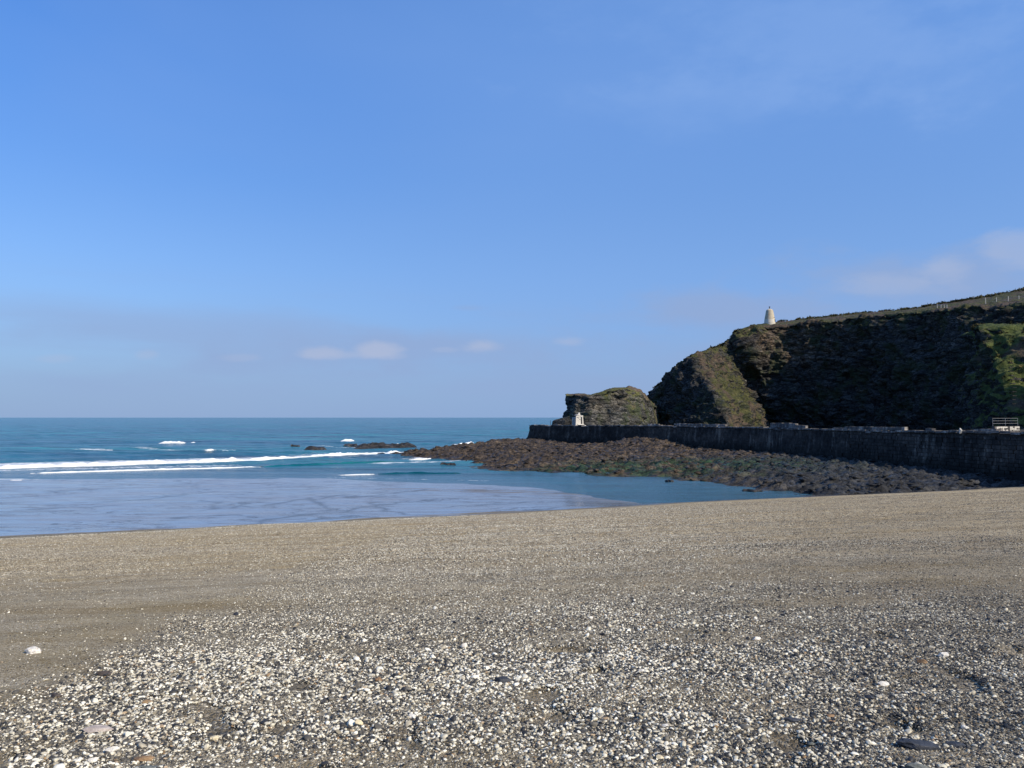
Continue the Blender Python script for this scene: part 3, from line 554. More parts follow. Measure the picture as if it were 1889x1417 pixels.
def breaker(name, pts, w, h, tail, label, f_front=1.0, rag=0.35, foamy=True):
    # pts: plan polyline from left to right; a rolling ridge of white water with a steep front towards the beach and a trailing back
    P = np.array(pts, float); seg = np.hypot(*(P[1:]-P[:-1]).T); L = np.concatenate([[0], np.cumsum(seg)]); n = max(12, int(L[-1]/0.35)); u = np.linspace(0, L[-1], n)
    x = np.interp(u, L, P[:, 0]); y = np.interp(u, L, P[:, 1])
    tx = np.gradient(x); ty = np.gradient(y); m = np.hypot(tx, ty); nx, ny = -ty/m, tx/m              # seaward
    off = 1.1*fbm(u/9, 1.7*len(name), 0.2, 4)*min(1, w)
    e = np.clip(np.minimum(u, L[-1]-u)/(0.14*L[-1]+1), 0, 1)**0.6
    hh = h*e*np.clip(1+rag*fbm(u/5, 3.3, w, 3)+0.55*fbm(u/1.3, 1.3, w, 3), 0.15, 2.2)
    prof = [(-0.55, -0.35), (-0.35, 0.15), (-0.2, 0.55), (-0.05, 0.9), (0.15, 1.0), (0.4, 0.75), (0.8, 0.42), (1.3, 0.25), (2.2, 0.16), (3.2, 0.10), (4.2, 0.05), (5.2, -0.25)]
    V = []; fv = []; vv = []
    k = len(prof)
    for j, (a, b) in enumerate(prof):
        a2 = a*w if a < 1 else (1*w+(a-1)*tail)
        jx = off+a2*(0.3+0.7*e)+0.16*w*fbm(u/0.9, j*1.3, 2.0, 3)
        zz = hh*b+0.28*h*e*fbm(u/0.8, j*0.9, 5.0, 3)*(0 < j < k-1)+(-0.10 if j in (0, k-1) else 0.0)
        V.append(np.stack([x+nx*jx, y+ny*jx, zz+0.05*(0 < j < k-1)+sea_height(x+nx*jx, y+ny*jx)[0]], 1)); 
        fr = (0.95 if a < 0.1 else 0.72 if a < 0.3 else max(0.0, 0.62-0.11*(a-0.4)))
        fv.append(np.full(n, fr*f_front)*(0.15+0.85*e**1.5)); vv.append(np.full(n, j/(k-1)))
    V = np.stack(V, 0).reshape(-1, 3)
    o = mesh_obj('breaking_wave', V, grid_faces(k, n), M['foam'] if f_front > 0 else M['sea'], smooth=True, attrs=dict(f=np.stack(fv, 0), v=np.stack(vv, 0), foam=np.zeros(k*n), shallow=np.zeros(k*n)))
    tag(o, label, 'wave', 'breaking waves coming in to the beach'); return o
def pq(px, py): q = 8*F/(py-HY); return ((px-CX)/F*q, q)
breaker('main', [pq(-260,873), pq(0,864), pq(250,856), pq(500,848), pq(640,842), pq(790,833.5)], 1.5, 0.42, 4.6, 'long thick line of white surf, the main breaker reaching the rocks', f_front=0.9, rag=0.7)
breaker('second', [pq(50,873.5), pq(200,869), pq(350,864.5), pq(490,860.5)], 0.30, 0.13, 0.9, 'thin white line of surf nearer the beach than the main breaker')
breaker('far', [pq(293,818.5), pq(345,818.5)], 1.4, 0.42, 1.8, 'short bright breaker alone far out on the left')
breaker('far2', [pq(351,817.8), pq(363,817.8)], 1.0, 0.35, 0.8, 'tiny white crest just right of the short far breaker')
breaker('mid', [pq(628,813.6), pq(656,813.6)], 1.6, 0.6, 1.6, 'small white breaker beyond the low dark skerry')
breaker('splash', [pq(374,833.5), pq(404,832.5)], 0.7, 0.24, 2.6, 'ragged white splash between the far breaker and the main surf line', f_front=0.52, rag=0.9)
breaker('strip', [pq(748,848), pq(775,847.5), pq(808,843)], 0.4, 0.16, 1.4, 'short strip of white foam in front of the tip of the rock platform')
breaker('right', [pq(845,820.5), pq(876,818.5)], 1.2, 0.6, 1.2, 'white breaker behind the rock platform, left of the pier end')
breaker('spray', [pq(704,823.5), pq(752,821.5)], 1.0, 0.55, 1.0, 'white splash breaking over the back of the long low skerry', f_front=0.8, rag=0.9)
breaker('curl', [pq(618,876.5), pq(700,874.5)], 0.15, 0.05, 0.4, 'faint low curl of foam just off the wet sand in the middle', 0.8)
breaker('lap', [pq(20,885.2), pq(50,885.6)], 0.2, 0.07, 0.3, 'thin line of foam lapping the wet sand at the far left')

breaker('green', [pq(488,860.3), pq(560,857), pq(640,853.5), pq(730,851)], 1.0, 0.20, 1.2, 'unbroken green wave running on from the thin second surf line', f_front=-0.6)
breaker('greenb', [pq(700,874.2), pq(760,873), pq(850,873)], 0.7, 0.16, 0.8, 'low unbroken ripple of a wave right of the faint curl', f_front=-0.6)
# ------------------------------------------------------------------ rock platform
def build_platform():
    x = np.arange(-36, 84, 0.24); Y = 74+(np.linspace(0, 1, 620)**1.25)*160
    gx, gy = np.meshgrid(x, Y); z = rock_z(gx, gy)
    grey = sstep(24, 40, gx-0.25*(gy-110))*sstep(150, 120, gy)
    weed = np.exp(-(((gx-30)/14)**2+((gy-112)/11)**2))+0.8*np.exp(-(((gx-12)/12)**2+((gy-113)/5)**2))
    o = mesh_obj('rock_platform', np.stack([gx, gy, z], -1).reshape(-1, 3), grid_faces(*gx.shape), M['platform'], smooth=False, attrs=dict(grey=grey, weed=np.clip(weed*1.6, 0, 1)))
    tag(o, kind='structure')
build_platform()
def build_rubble():
    import bmesh
    bm = bmesh.new(); bmesh.ops.create_icosphere(bm, subdivisions=1, radius=1.0); bv = np.array([q.co[:] for q in bm.verts]); bf = np.array([[q.index for q in f.verts] for f in bm.faces]); bm.free()
    x = rng.uniform(-26, 62, 60000); y = 76+(rng.random(60000)**1.25)*110; k = (rock_z(x, y) > 0.12) & (poly_sd(x, y) > -1) & (beach_z(x, y, False) < 0.5)
    k &= (rng.random(60000) < 0.25+0.6*sstep(-0.1, 0.35, fbm(x/6, y/5, 21.0, 3))); x = x[k][:9000]; y = y[k][:9000]; n = len(x)
    sz = 0.07*(6.0**(rng.random(n)**2.6)); z = rock_z(x, y)+sz*0.15
    V = bv[None]*(1+0.35*rng.normal(size=(n, len(bv), 1)).clip(-1, 1)); V = V*sz[:, None, None]*np.stack([rng.uniform(1.0, 2.2, n), rng.uniform(0.7, 1.2, n), rng.uniform(0.3, 0.65, n)], 1)[:, None, :]
    a = rng.uniform(0, 6.28, n); c, s_ = np.cos(a)[:, None], np.sin(a)[:, None]
    V = np.stack([V[..., 0]*c-V[..., 1]*s_, V[..., 0]*s_+V[..., 1]*c, V[..., 2]], -1)+np.stack([x, y, z], 1)[:, None, :]
    Fc = (bf[None]+(np.arange(n)*len(bv))[:, None, None]).reshape(-1, 3); V = V.reshape(-1, 3)
    grey = sstep(24, 40, V[:, 0]-0.25*(V[:, 1]-110))*sstep(150, 120, V[:, 1])
    o = mesh_obj('rubble', V, Fc, M['platform'], attrs=dict(grey=grey, weed=np.zeros(len(V)))); tag(o, 'loose dark broken rocks strewn over the rock platform below the pier', 'rubble', kind='stuff')
build_rubble()

# ------------------------------------------------------------------ cliffs by lofting columns: foot, edge of the face, skyline, inland
def loft(name, cols, nu, nface, ntop, mat, amp=1.0, strata=1.0, seed=0.0, power=1.25, back=120.0, grass_top=1.0, bump_top=0.35, drop=0.10):
    foot = np.array([at(c[0], 770, c[1]) for c in cols]); foot[:, 2] = -1.0
    edge = np.array([at(*c[2:5]) for c in cols]); sky = np.array([at(*c[5:8]) for c in cols])
    gr = np.array([c[8] for c in cols], float); tone = np.array([c[9] for c in cols], float)
    mid = (foot+edge)/2; L = np.concatenate([[0], np.cumsum(np.hypot(*(mid[1:, :2]-mid[:-1, :2]).T))]); u = np.linspace(0, L[-1], nu)
    I = lambda A: np.stack([np.interp(u, L, A[:, k]) for k in range(3)], 1)
    def sm(a, k=9):
        ker = np.hanning(k+2)[1:-1]; ker /= ker.sum()
        return np.stack([np.convolve(np.pad(a[:, i], k//2, 'edge'), ker, 'valid') for i in range(a.shape[1])], 1)
    kk = max(3, int(nu/80)//2*2+1)
    Fo, Ed, Sk = sm(I(foot), kk), sm(I(edge), kk), sm(I(sky), kk); g = np.interp(u, L, gr); tn = np.interp(u, L, tone)
    rows = []; vv = []
    for t in np.linspace(0, 1, nface):
        hf = t**power; p = Fo+(Ed-Fo)*np.array([0, 0, 0]); p[:, :2] = Fo[:, :2]+(Ed[:, :2]-Fo[:, :2])*hf; p[:, 2] = Fo[:, 2]+(Ed[:, 2]-Fo[:, 2])*t; rows.append(p); vv.append(t)
    for t in np.linspace(0, 1, ntop)[1:]:
        rows.append(Ed+(Sk-Ed)*t); vv.append(1+t)
    cen = Sk.copy(); dirn = Sk[:, :2]-Fo[:, :2]; dirn /= np.maximum(np.linalg.norm(dirn, axis=1), 1e-3)[:, None]
    for t in (0.05, 0.15, 0.4, 1.0):
        p = Sk.copy(); p[:, :2] += np.array([0.57, 0.82])*back*t; p[:, 2] -= drop*back*t; rows.append(p); vv.append(2+t)
    V = np.stack(rows, 0); v = np.array(vv)
    du = np.gradient(V, axis=1); dv = np.gradient(V, axis=0); N = np.cross(du, dv); N /= np.maximum(np.linalg.norm(N, axis=2), 1e-6)[..., None]
    # outward = towards the camera side of the foot
    if np.mean(N[:nface, :, 1]) > 0: N = -N
    X, Y, Z = V[..., 0]+seed, V[..., 1]-seed, V[..., 2]
    wq = Z+0.22*X-0.10*Y+4.5*fbm(X/20, Y/20, Z/20, 3)
    big = 4.4*fbm(X/21, Y/21, Z/19, 4, 0.52)
    ledge = 1.2*perlin(X/9, Y/9, wq/2.4)+0.8*perlin(X/4.5, Y/4.5, wq/1.1)+0.5*perlin(X/2.2, Y/2.2, wq/0.6)
    def beds(h, sx):
        i_ = np.floor(wq/h); fr_ = wq/h-i_; a_ = perlin(i_*7.31, X/sx, Y/sx); b_ = perlin((i_+1)*7.31, X/sx, Y/sx); return a_+(b_-a_)*sstep(0.82, 1.0, fr_)
    ledge = 0.45*ledge+1.8*beds(2.6, 7.0)+0.7*beds(1.1, 3.5)
    crag = 1.1*fbm(X/4.5, Y/4.5, Z/3.6, 3, 0.55, True)-0.8
    face = sstep(0.0, 0.05, v)[:, None]*sstep(1.06, 0.97, v)[:, None]
    gs = np.clip(g, 0, 1)[None, :]*np.ones_like(face)
    rough = 1-0.5*gs
    D = face*(amp*big*(1-0.05*gs)+strata*ledge*rough+amp*crag*rough)
    top = sstep(0.97, 1.06, v)[:, None]
    V = V+N*D[..., None]
    V[..., 2] += top*(bump_top*fbm(X/3.2, Y/3.2, 0.7, 4)+0.25*bump_top*perlin(X/0.9, Y/0.9, 3.0))
    V[..., 2] += 0.35*gs*face*fbm(X/2.0, Y/2.0, Z/2.0, 3)
    # crumble of the cliff edge along the skyline
    V[..., 2] -= (sstep(0.8, 1.0, v)*sstep(1.5, 1.0, v))[:, None]*0.9*amp*np.abs(fbm(X/6, Y/6, 0, 3))
    gat = np.maximum(gs*face*1.0, top*grass_top)
    up = sstep(0.86, 0.99, v[:, None]+0.05*fbm(X/10, Y/10, Z/10, 2))
    gat = np.maximum(gat, up*0.75*grass_top)
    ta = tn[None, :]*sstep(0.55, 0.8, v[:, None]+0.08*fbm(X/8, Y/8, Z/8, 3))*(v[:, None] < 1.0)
    o = mesh_obj(name, V.reshape(-1, 3), grid_faces(V.shape[0], V.shape[1]), mat, smooth=False, attrs=dict(grass=gat, tone=ta))
    tag(o, kind='structure'); return o, V

main_cols = [  # foot px, foot Y | edge px, py, Y | skyline px, py, Y | grass, warm rock
 (1380,470, 1400,740,470, 1450,720,490, 0.3,0), (1262,360, 1275,735,360, 1300,700,380, 0.2,0), (1188,300, 1199,722,301, 1207,716,312, 0.1,0),
 (1202,289, 1215,712,298, 1222,708,306, 0.0,0), (1240,272, 1233,697,296, 1240,693,303, 0,0), (1292,255, 1251,679,293, 1256,674,300, 0,0),
 (1362,240, 1269,661,290, 1275,658,298, 0.25,0), (1370,247, 1280,657,292, 1285,655,299, 0.85,0), (1392,268, 1300,651,300, 1306,648,307, 0.8,0), (1409,309, 1334,639,315, 1341,633,322, 0.5,0),
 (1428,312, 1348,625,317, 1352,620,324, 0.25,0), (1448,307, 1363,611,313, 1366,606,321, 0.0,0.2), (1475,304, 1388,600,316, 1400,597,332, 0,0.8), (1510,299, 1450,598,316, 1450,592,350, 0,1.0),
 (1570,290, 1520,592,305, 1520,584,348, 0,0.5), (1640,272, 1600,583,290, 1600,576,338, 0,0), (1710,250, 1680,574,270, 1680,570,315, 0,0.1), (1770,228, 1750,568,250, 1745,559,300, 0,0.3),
 (1830,205, 1820,563,235, 1820,547,295, 0,0), (1889,190, 1889,557,222, 1889,533,290, 0,0), (2000,175, 2000,545,205, 2000,515,290, 0.3,0), (2300,160, 2300,520,190, 2300,480,290, 0.6,0)]
main_cliff, MV = loft('headland_cliff', main_cols, 1150, 190, 30, M['cliff'])
out_cols = [
 (1075,300, 1075,735,295, 1085,732,292, 0.1,0), (1047,262, 1049,729,262, 1055,728,262, 0.0,0), (1039,247, 1042,729,248, 1048,728,256, 0,0), (1060,239, 1062,728,243, 1066,727,252, 0,0.1), (1092,236, 1088,730,241, 1090,729,251, 0.0,0.3),
 (1130,238, 1128,719,244, 1132,716,254, 0.0,0.2), (1158,240, 1156,716,249, 1160,713,257, 0.2,0.2), (1186,246, 1183,725,254, 1184,720,261, 0.4,0.2), (1200,262, 1195,740,262, 1199,738,268, 0.2,0), (1215,290, 1210,752,290, 1213,750,295, 0,0)]
outcrop, OV = loft('rock_headland', out_cols, 420, 90, 14, M['outcrop'], amp=0.38, strata=0.75, seed=31.0, power=1.1, back=7.0, drop=1.6, grass_top=0.75, bump_top=0.5)
spur_cols = [
 (1790,228, 1812,612,222, 1816,606,226, 0.0,0), (1786,205, 1797,611,207, 1802,606,211, 0.1,0), (1803,184, 1798,607,196, 1804,601,200, 0.5,0), (1880,158, 1806,603,184, 1812,598,190, 1,0.3), (1990,155, 1850,601,180, 1856,597,187, 1,0),
 (2080,153, 1905,602,178, 1908,598,185, 1,0), (2250,146, 2050,598,172, 2050,594,178, 1,0), (2450,138, 2300,590,162, 2300,585,168, 1,0)]
spur, SV = loft('grassy_spur', spur_cols, 300, 110, 12, M['spur'], amp=1.0, strata=0.8, seed=77.0, power=1.5, back=30.0, bump_top=0.5)

# unseen mound added out of frame right, shaped to shade the spur's foot
def build_shade_mound():
    gx, gy = np.meshgrid(np.linspace(104, 190, 120), np.linspace(112, 196, 120))
    d = np.hypot((gx-131)/17, (gy-146)/16); d2 = np.hypot((gx-158)/30, (gy-150)/36)
    z = np.maximum(35*sstep(1.0, 0.25, d), 36*sstep(1.0, 0.3, d2))+1.5*fbm(gx/9, gy/9, 4.0, 4)*sstep(1.1, 0.8, np.minimum(d, d2))-1.0
    o = mesh_obj('shade_mound', np.stack([gx, gy, z], -1).reshape(-1, 3), grid_faces(*gx.shape), M['cliff'], attrs=dict(grass=np.ones_like(gx), tone=np.zeros_like(gx))); tag(o, kind='structure')
build_shade_mound()
# ------------------------------------------------------------------ pier
pier_top = np.array([(4.8,214.0),(6.2,209.8),(20.5,191.0),(35.8,172.0),(47.0,148.0),(53.2,117.0),(56.6,92.0),(59.5,70.0),(61.0,55.0)])
ptz = np.array([6.0,6.0,6.05,6.25,6.15,6.15,6.35,6.5,6.6])
pseg = np.concatenate([[0], np.cumsum(np.hypot(*(pier_top[1:]-pier_top[:-1]).T))]); PL = pseg[-1]
def pier_at(u):
    x = np.interp(u, pseg, pier_top[:, 0]); y = np.interp(u, pseg, pier_top[:, 1]); z = np.interp(u, pseg, ptz)
    e = 0.5; x2 = np.interp(u+e, pseg, pier_top[:, 0]); y2 = np.interp(u+e, pseg, pier_top[:, 1]); x1 = np.interp(u-e, pseg, pier_top[:, 0]); y1 = np.interp(u-e, pseg, pier_top[:, 1])
    tx, ty = x2-x1, y2-y1; m = np.hypot(tx, ty)+1e-9; tx, ty = tx/m, ty/m
    return x, y, z, tx, ty, ty, -tx              # outward (towards the beach) = rotate the tangent clockwise
def batter(z, u=100.0):                           # how far the wall stands out at height z
    b = 0.10*(6.0-z)
    end = math.exp(-(u/10.0)) if u < 60 else 0
    return b+end*1.6*max(0.0, (5.0-z)/5.0)**1.8
pier = empty('stone_pier', (pier_top[4][0], pier_top[4][1], 0)); inv = -np.array([pier_top[4][0], pier_top[4][1], 0])
tag(pier, 'long dark masonry pier curving from the right edge to the hut over the rocks', 'pier')
def u_of_px(px):
    us = np.linspace(0, PL, 4000); x = np.interp(us, pseg, pier_top[:, 0]); y = np.interp(us, pseg, pier_top[:, 1]); return us[np.argmin(np.abs(CX+F*x/y-px))]
def build_pier():
    us = np.arange(0, PL, 1.0); zs = np.linspace(-1.0, 1.0, 2).tolist()+np.linspace(1.6, 5.6, 8).tolist(); V = []
    W = 5.2
    for u in us:
        x, y, z, tx, ty, ox, oy = pier_at(u)
        row = [(x+ox*(batter(q, u)-0.16), y+oy*(batter(q, u)-0.16), q) for q in zs]
        row += [(x-ox*0.16, y-oy*0.16, z-0.27), (x-ox*W, y-oy*W, z-0.27), (x-ox*(W+0.8), y-oy*(W+0.8), -1.0)]
        V.append(row)
    V = np.array(V); n, k = V.shape[:2]; f = grid_faces(n, k)
    vv = V.reshape(-1, 3)+inv
    faces = [list(map(int, q)) for q in f]+[list(range(k))[::-1], [int((n-1)*k+j) for j in range(k)]]
    mesh_obj('wall', vv, faces, M['masonry'], pier)
    # coping stones along the front edge, each its own piece
    box = MB().box((0,0,0), (1,1,1)).v; 
    bm = bpy.data.meshes.new('coping_stone'); bb = MB().box((0,0,0), (1,1,1), jit=0.0); 
    vs = [(x*(0.985 if z > 0 else 1), y*(0.97 if z > 0 else 1), z) for x, y, z in bb.v]; bm.from_pydata(vs, [], bb.f); bm.materials.append(M['coping'])
    u = 0.4
    while u < PL-14:
        l = random.uniform(1.0, 1.7); x, y, z, tx, ty, ox, oy = pier_at(u+l/2)
        o = bpy.data.objects.new('coping_stone', bm); C.objects.link(o); o.parent = pier
        dz = random.gauss(0, 0.045)
        if random.random() < 0.13: dz -= random.uniform(0.1, 0.2)
        o.location = (x-ox*0.42+inv[0], y-oy*0.42+inv[1], z-0.13+dz); o.scale = (l-0.05, random.uniform(1.15, 1.3), 0.26); o.rotation_euler = (0, 0, math.atan2(ty, tx)+random.gauss(0, 0.006)); u += l
    # parapet and raised lengths seen along the top (photo pixels -> run, height)
    for (p0, p1, h, nm) in ((1192,1212,0.35,0), (1240,1334,0.42,0), (1416,1462,0.85,1), (1462,1480,0.5,1), (1530,1570,0.25,0), (1552,1662,0.45,0), (1700,1712,0.3,0), (1788,1830,0.28,0)):
        a, b = sorted((u_of_px(p0), u_of_px(p1))); mb = MB(); q = a
        while q < b:
            l = min(random.uniform(0.7, 1.2), b-q); x, y, z, tx, ty, ox, oy = pier_at(q+l/2); hh = h*random.uniform(0.88, 1.04)
            mb.box((x-ox*0.75+inv[0], y-oy*0.75+inv[1], z+hh/2-0.004+random.uniform(0,0.003)), (l-0.03, 0.55, hh), math.atan2(ty, tx), jit=0.012); q += l
        mb.build('parapet', M['coping'], pier)
    # facing blocks
    blocks = []; z = 0.3; c = 0
    while z < 5.55:
        h = random.choice((0.42, 0.5, 0.58)); u = random.uniform(0, 0.8)
        if z+h > 5.62: h = 5.72-z
        while u < PL-12:
            l = random.uniform(0.7, 1.5); blocks.append((u, l, z, h)); u += l
        z += h; c += 1
    vis = []
    for (u, l, z, h) in blocks:
        x, y, zt, tx, ty, ox, oy = pier_at(u+l/2); px = CX+F*x/y; vis.append((px < 1900 and z > 0.9, -y, u, l, z, h))
    order = sorted(range(len(vis)), key=lambda i: (not vis[i][0], -vis[i][1]))
    near = set(order[:300])
    rest = MB(); ub = bpy.data.meshes.new('facing_stone'); q = MB().box((0,0,0), (1,1,1)); 
    ub.from_pydata([(x*(0.93 if y < 0 else 1), y, z*(0.93 if y < 0 else 1)) for x, y, z in q.v], [], q.f); ub.materials.append(M['masonry'])
    for i, (ok, _, u, l, z, h) in enumerate(vis):
        x, y, zt, tx, ty, ox, oy = pier_at(u+l/2); pr = random.uniform(-0.05, 0.05)
        if random.random() < 0.07: pr -= 0.12
        bo = batter(z+h/2, u)-0.16+pr
        loc = (x+ox*bo+inv[0], y+oy*bo+inv[1], z+h/2); rz = math.atan2(ty, tx)
        if i in near:
            o = bpy.data.objects.new('facing_stone', ub); C.objects.link(o); o.parent = pier; o.location = loc; o.scale = (l-0.022, 0.42, h-0.02); o.rotation_euler = (random.gauss(0,0.01), 0, rz+random.gauss(0,0.01))
            # the tapered side must look outwards (towards -y of the block after rotation)
        else: rest.box(loc, (l-0.025, 0.40, h-0.025), rz, jit=0.012)
    o = rest.build('facing_stones', M['masonry'], pier); o['kind'] = 'stuff'
build_pier()

# ------------------------------------------------------------------ ruined white hut on the pier
def prism(name, outline, z0, z1, mat, parent, top=None):  # extrude a plan outline, optional top outline and per-vertex top heights
    n = len(outline); top = top or outline
    zt = z1 if isinstance(z1, (list, tuple)) else [z1]*n
    v = [(x, y, z0) for x, y in outline]+[(x, y, zt[i]) for i, (x, y) in enumerate(top)]
    f = [list(range(n))[::-1], list(range(n, 2*n))]+[[i, (i+1) % n, n+(i+1) % n, n+i] for i in range(n)]
    return mesh_obj(name, v, f, mat, parent)
def build_hut():
    u = u_of_px(1056); x, y, z, tx, ty, ox, oy = pier_at(u)
    z0 = float(z)-0.27; hx, hy = x-ox*2.0, y-oy*2.0
    r = empty('lookout_hut', (hx, hy, z0), math.radians(14))
    tag(r, 'ruined whitewashed hut with an open doorway standing near the end of the pier', 'hut')
    W = M['wash']
    # local: -y faces the camera.  overall 2.7 wide, 3.3 high
    prism('front_wall', [(-1.05,-1.0),(0.35,-1.0),(0.35,-0.72),(-1.05,-0.72)], 0, [2.55,2.75,2.75,2.55], W, r, [(-0.92,-0.93),(0.30,-0.93),(0.30,-0.68),(-0.92,-0.68)])
    prism('door_jamb', [(0.78,-1.03),(1.08,-1.03),(1.08,-0.7),(0.78,-0.7)], 0, 2.36, W, r, [(0.70,-0.96),(0.94,-0.96),(0.94,-0.68),(0.70,-0.68)])
    prism('lintel', [(0.28,-1.02),(0.97,-1.02),(0.97,-0.64),(0.28,-0.64)], 2.362, 2.72, W, r)
    prism('right_wall', [(0.80,-0.697),(1.06,-0.697),(1.06,1.0),(0.80,1.0)], 0, [2.6,2.6,2.4,2.4], W, r, [(0.72,-0.637),(0.94,-0.637),(0.92,0.95),(0.72,0.95)])
    prism('left_wall', [(-1.3,-0.70),(-1.0,-0.717),(-0.95,1.0),(-1.25,1.0)], 0, [2.1,2.45,2.3,2.0], M['path'], r, [(-1.15,-0.65),(-0.9,-0.67),(-0.86,0.95),(-1.1,0.95)])  # shade on this side is painted in as a darker wall colour
    prism('back_wall', [(-1.25,1.003),(1.06,1.003),(1.06,1.3),(-1.25,1.3)], 0, [2.2,2.5,2.5,2.2], M['pale'], r)
    prism('roof', [(-0.85,-0.9),(0.5,-0.9),(0.55,0.9),(-0.85,0.9)], 2.76, [2.95,2.9,2.9,2.95], M['pale'], r, [(-0.55,-0.7),(0.3,-0.7),(0.3,0.6),(-0.55,0.6)])
    prism('chimney', [(-0.25,-0.72),(0.22,-0.72),(0.22,-0.25),(-0.25,-0.25)], 2.9, [3.25,3.5,3.5,3.35], W, r, [(-0.18,-0.66),(0.18,-0.66),(0.18,-0.3),(-0.18,-0.3)])
    prism('buttress', [(-0.55,-1.65),(1.75,-1.65),(1.75,-1.04),(-0.55,-1.04)], -0.0, [0.06,0.06,0.45,0.62], W, r, [(-0.55,-1.62),(1.55,-1.62),(1.12,-1.04),(-0.45,-1.04)])
    prism('pier_block', [(-1.2,-1.5),(-0.8,-1.5),(-0.8,-1.04),(-1.2,-1.04)], 0, 0.75, W, r)
    mb = MB(); [mb.box((random.uniform(-0.8, 0.2), -1.005+random.uniform(-.02,.02), random.uniform(1.7, 2.5)), (random.uniform(0.18,0.35), 0.08, random.uniform(0.12,0.2)), jit=0.03) for _ in range(7)]
    mb.build('exposed_stone', M['pale'], r)
build_hut()
def build_post():
    u = u_of_px(1010); x, y, z, tx, ty, ox, oy = pier_at(u); r = empty('marker_post', (x-ox*1.0, y-oy*1.0, z-0.28)); tag(r, 'thin dark post on the outer end of the pier, left of the hut', 'post')
    MB().tube((0,0,0), (0,0,1.35), 0.06, 10).build('pole', M['iron'], r); MB().box((0,0,0.03), (0.4,0.4,0.06)).build('base_plate', M['iron'], r); MB().box((0,0,1.39), (0.16,0.16,0.08), taper=0.3).build('cap', M['iron'], r)
build_post()

# ------------------------------------------------------------------ daymark tower on the headland
def surf_z(V, x, y, rad=3.0):
    p = V.reshape(-1, 3); d = np.hypot(p[:, 0]-x, p[:, 1]-y); k = d < rad
    return float(np.percentile(p[k, 2], 70)) if k.any() else float(p[np.argmin(d), 2])
def lathe(name, prof, mat, parent, n=40, wob=0.0):
    v = []; f = []
    for j, (r_, z_) in enumerate(prof):
        for k in range(n):
            t = 2*math.pi*k/n; q = r_*(1+wob*float(perlin(math.cos(t)*2, math.sin(t)*2, z_*0.7))); v.append((q*math.cos(t), q*math.sin(t), z_))
    for j in range(len(prof)-1):
        for k in range(n): f.append([j*n+k, j*n+(k+1) % n, (j+1)*n+(k+1) % n, (j+1)*n+k])
    f.append(list(range(n))[::-1]); f.append([(len(prof)-1)*n+k for k in range(n)])
    return mesh_obj(name, v, f, mat, parent, smooth=False)
def build_tower():
    p = at(1422, 594.5, 328.0); r = empty('daymark_tower', p, 0); tag(r, 'pale conical daymark tower standing on the clifftop against the sky', 'tower')
    lathe('base', [(2.32,-1.5),(2.3,0.0),(2.14,1.25)], M['towerb'], r, 48)
    k = 0; z = 1.253
    while z < 4.5:                                           # courses of masonry, each slightly off the last
        h = 0.45; ra = 2.13-(z-1.253)*0.192; rb = 2.13-(z+h-1.253)*0.192; e = random.uniform(-0.012, 0.012)
        lathe('masonry_course', [(ra+e, z), (ra+0.025+e, z+0.03), (rb+0.025+e, z+h-0.03), (rb+e, z+h)], M['towerw'], r, 40, 0.01); z += h+0.002
    lathe('dome', [(1.52,z),(1.44,z+0.22),(1.15,z+0.55),(0.78,z+0.80),(0.4,z+0.95),(0.2,z+1.0)], M['towerw'], r, 32)
    MB().tube((0,0,z+0.9), (0,0,z+1.9), 0.16, 10).build('finial', M['iron'], r)
    MB().box((0,0,z+1.8), (0.5,0.5,0.3)).build('finial_cap', M['iron'], r)
    # doorway low on the right
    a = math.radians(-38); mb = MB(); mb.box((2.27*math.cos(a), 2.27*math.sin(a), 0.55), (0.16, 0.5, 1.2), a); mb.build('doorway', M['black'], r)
    a = math.radians(-46); MB().box((2.02*math.cos(a), 2.02*math.sin(a), 2.0), (0.22, 0.55, 0.16), a).build('ledge_stone', M['iron'], r)
build_tower()

# ------------------------------------------------------------------ fences on the clifftop
def fence(pts_px, label, H, rails, mat, name='post_fence', thick=0.12, postr=0.07):
    pts = [at(*p) for p in pts_px]; base = pts[0]; r = empty(name, base); tag(r, label, 'fence')
    pb = MB().box((0,0,H/2-0.2), (postr*2, postr*2, H+0.4)); me = bpy.data.meshes.new('post'); me.from_pydata(pb.v, [], pb.f); me.materials.append(mat)
    for p in pts:
        o = bpy.data.objects.new('post', me); C.objects.link(o); o.parent = r; o.location = tuple(p-base); o.rotation_euler = (random.gauss(0,.03), random.gauss(0,.03), 0)
    for zz, th in rails:
        for a, b in zip(pts[:-1], pts[1:]): MB().tube(tuple(a-base+np.array([0,-0.1,zz])), tuple(b-base+np.array([0,-0.1,zz])), th, 6).build('rail', mat, r)
fence([(1733,565.5,262),(1740,566.5,260),(1746,567,258),(1751,567,256)], 'short pale rail fence on the cliff edge at the start of the hill fence', 1.05, ((0.95,0.06),(0.5,0.05)), M['white'])
fence([(1823,558.5,245),(1843,558,243),(1865,556,240),(1885,555,238),(1905,553,236),(1925,552,234)], 'line of tall pale fence posts with wire along the top right clifftop path', 1.75, ((1.5,0.018),(1.0,0.018),(0.5,0.018)), M['white'], 'wire_fence', postr=0.07)

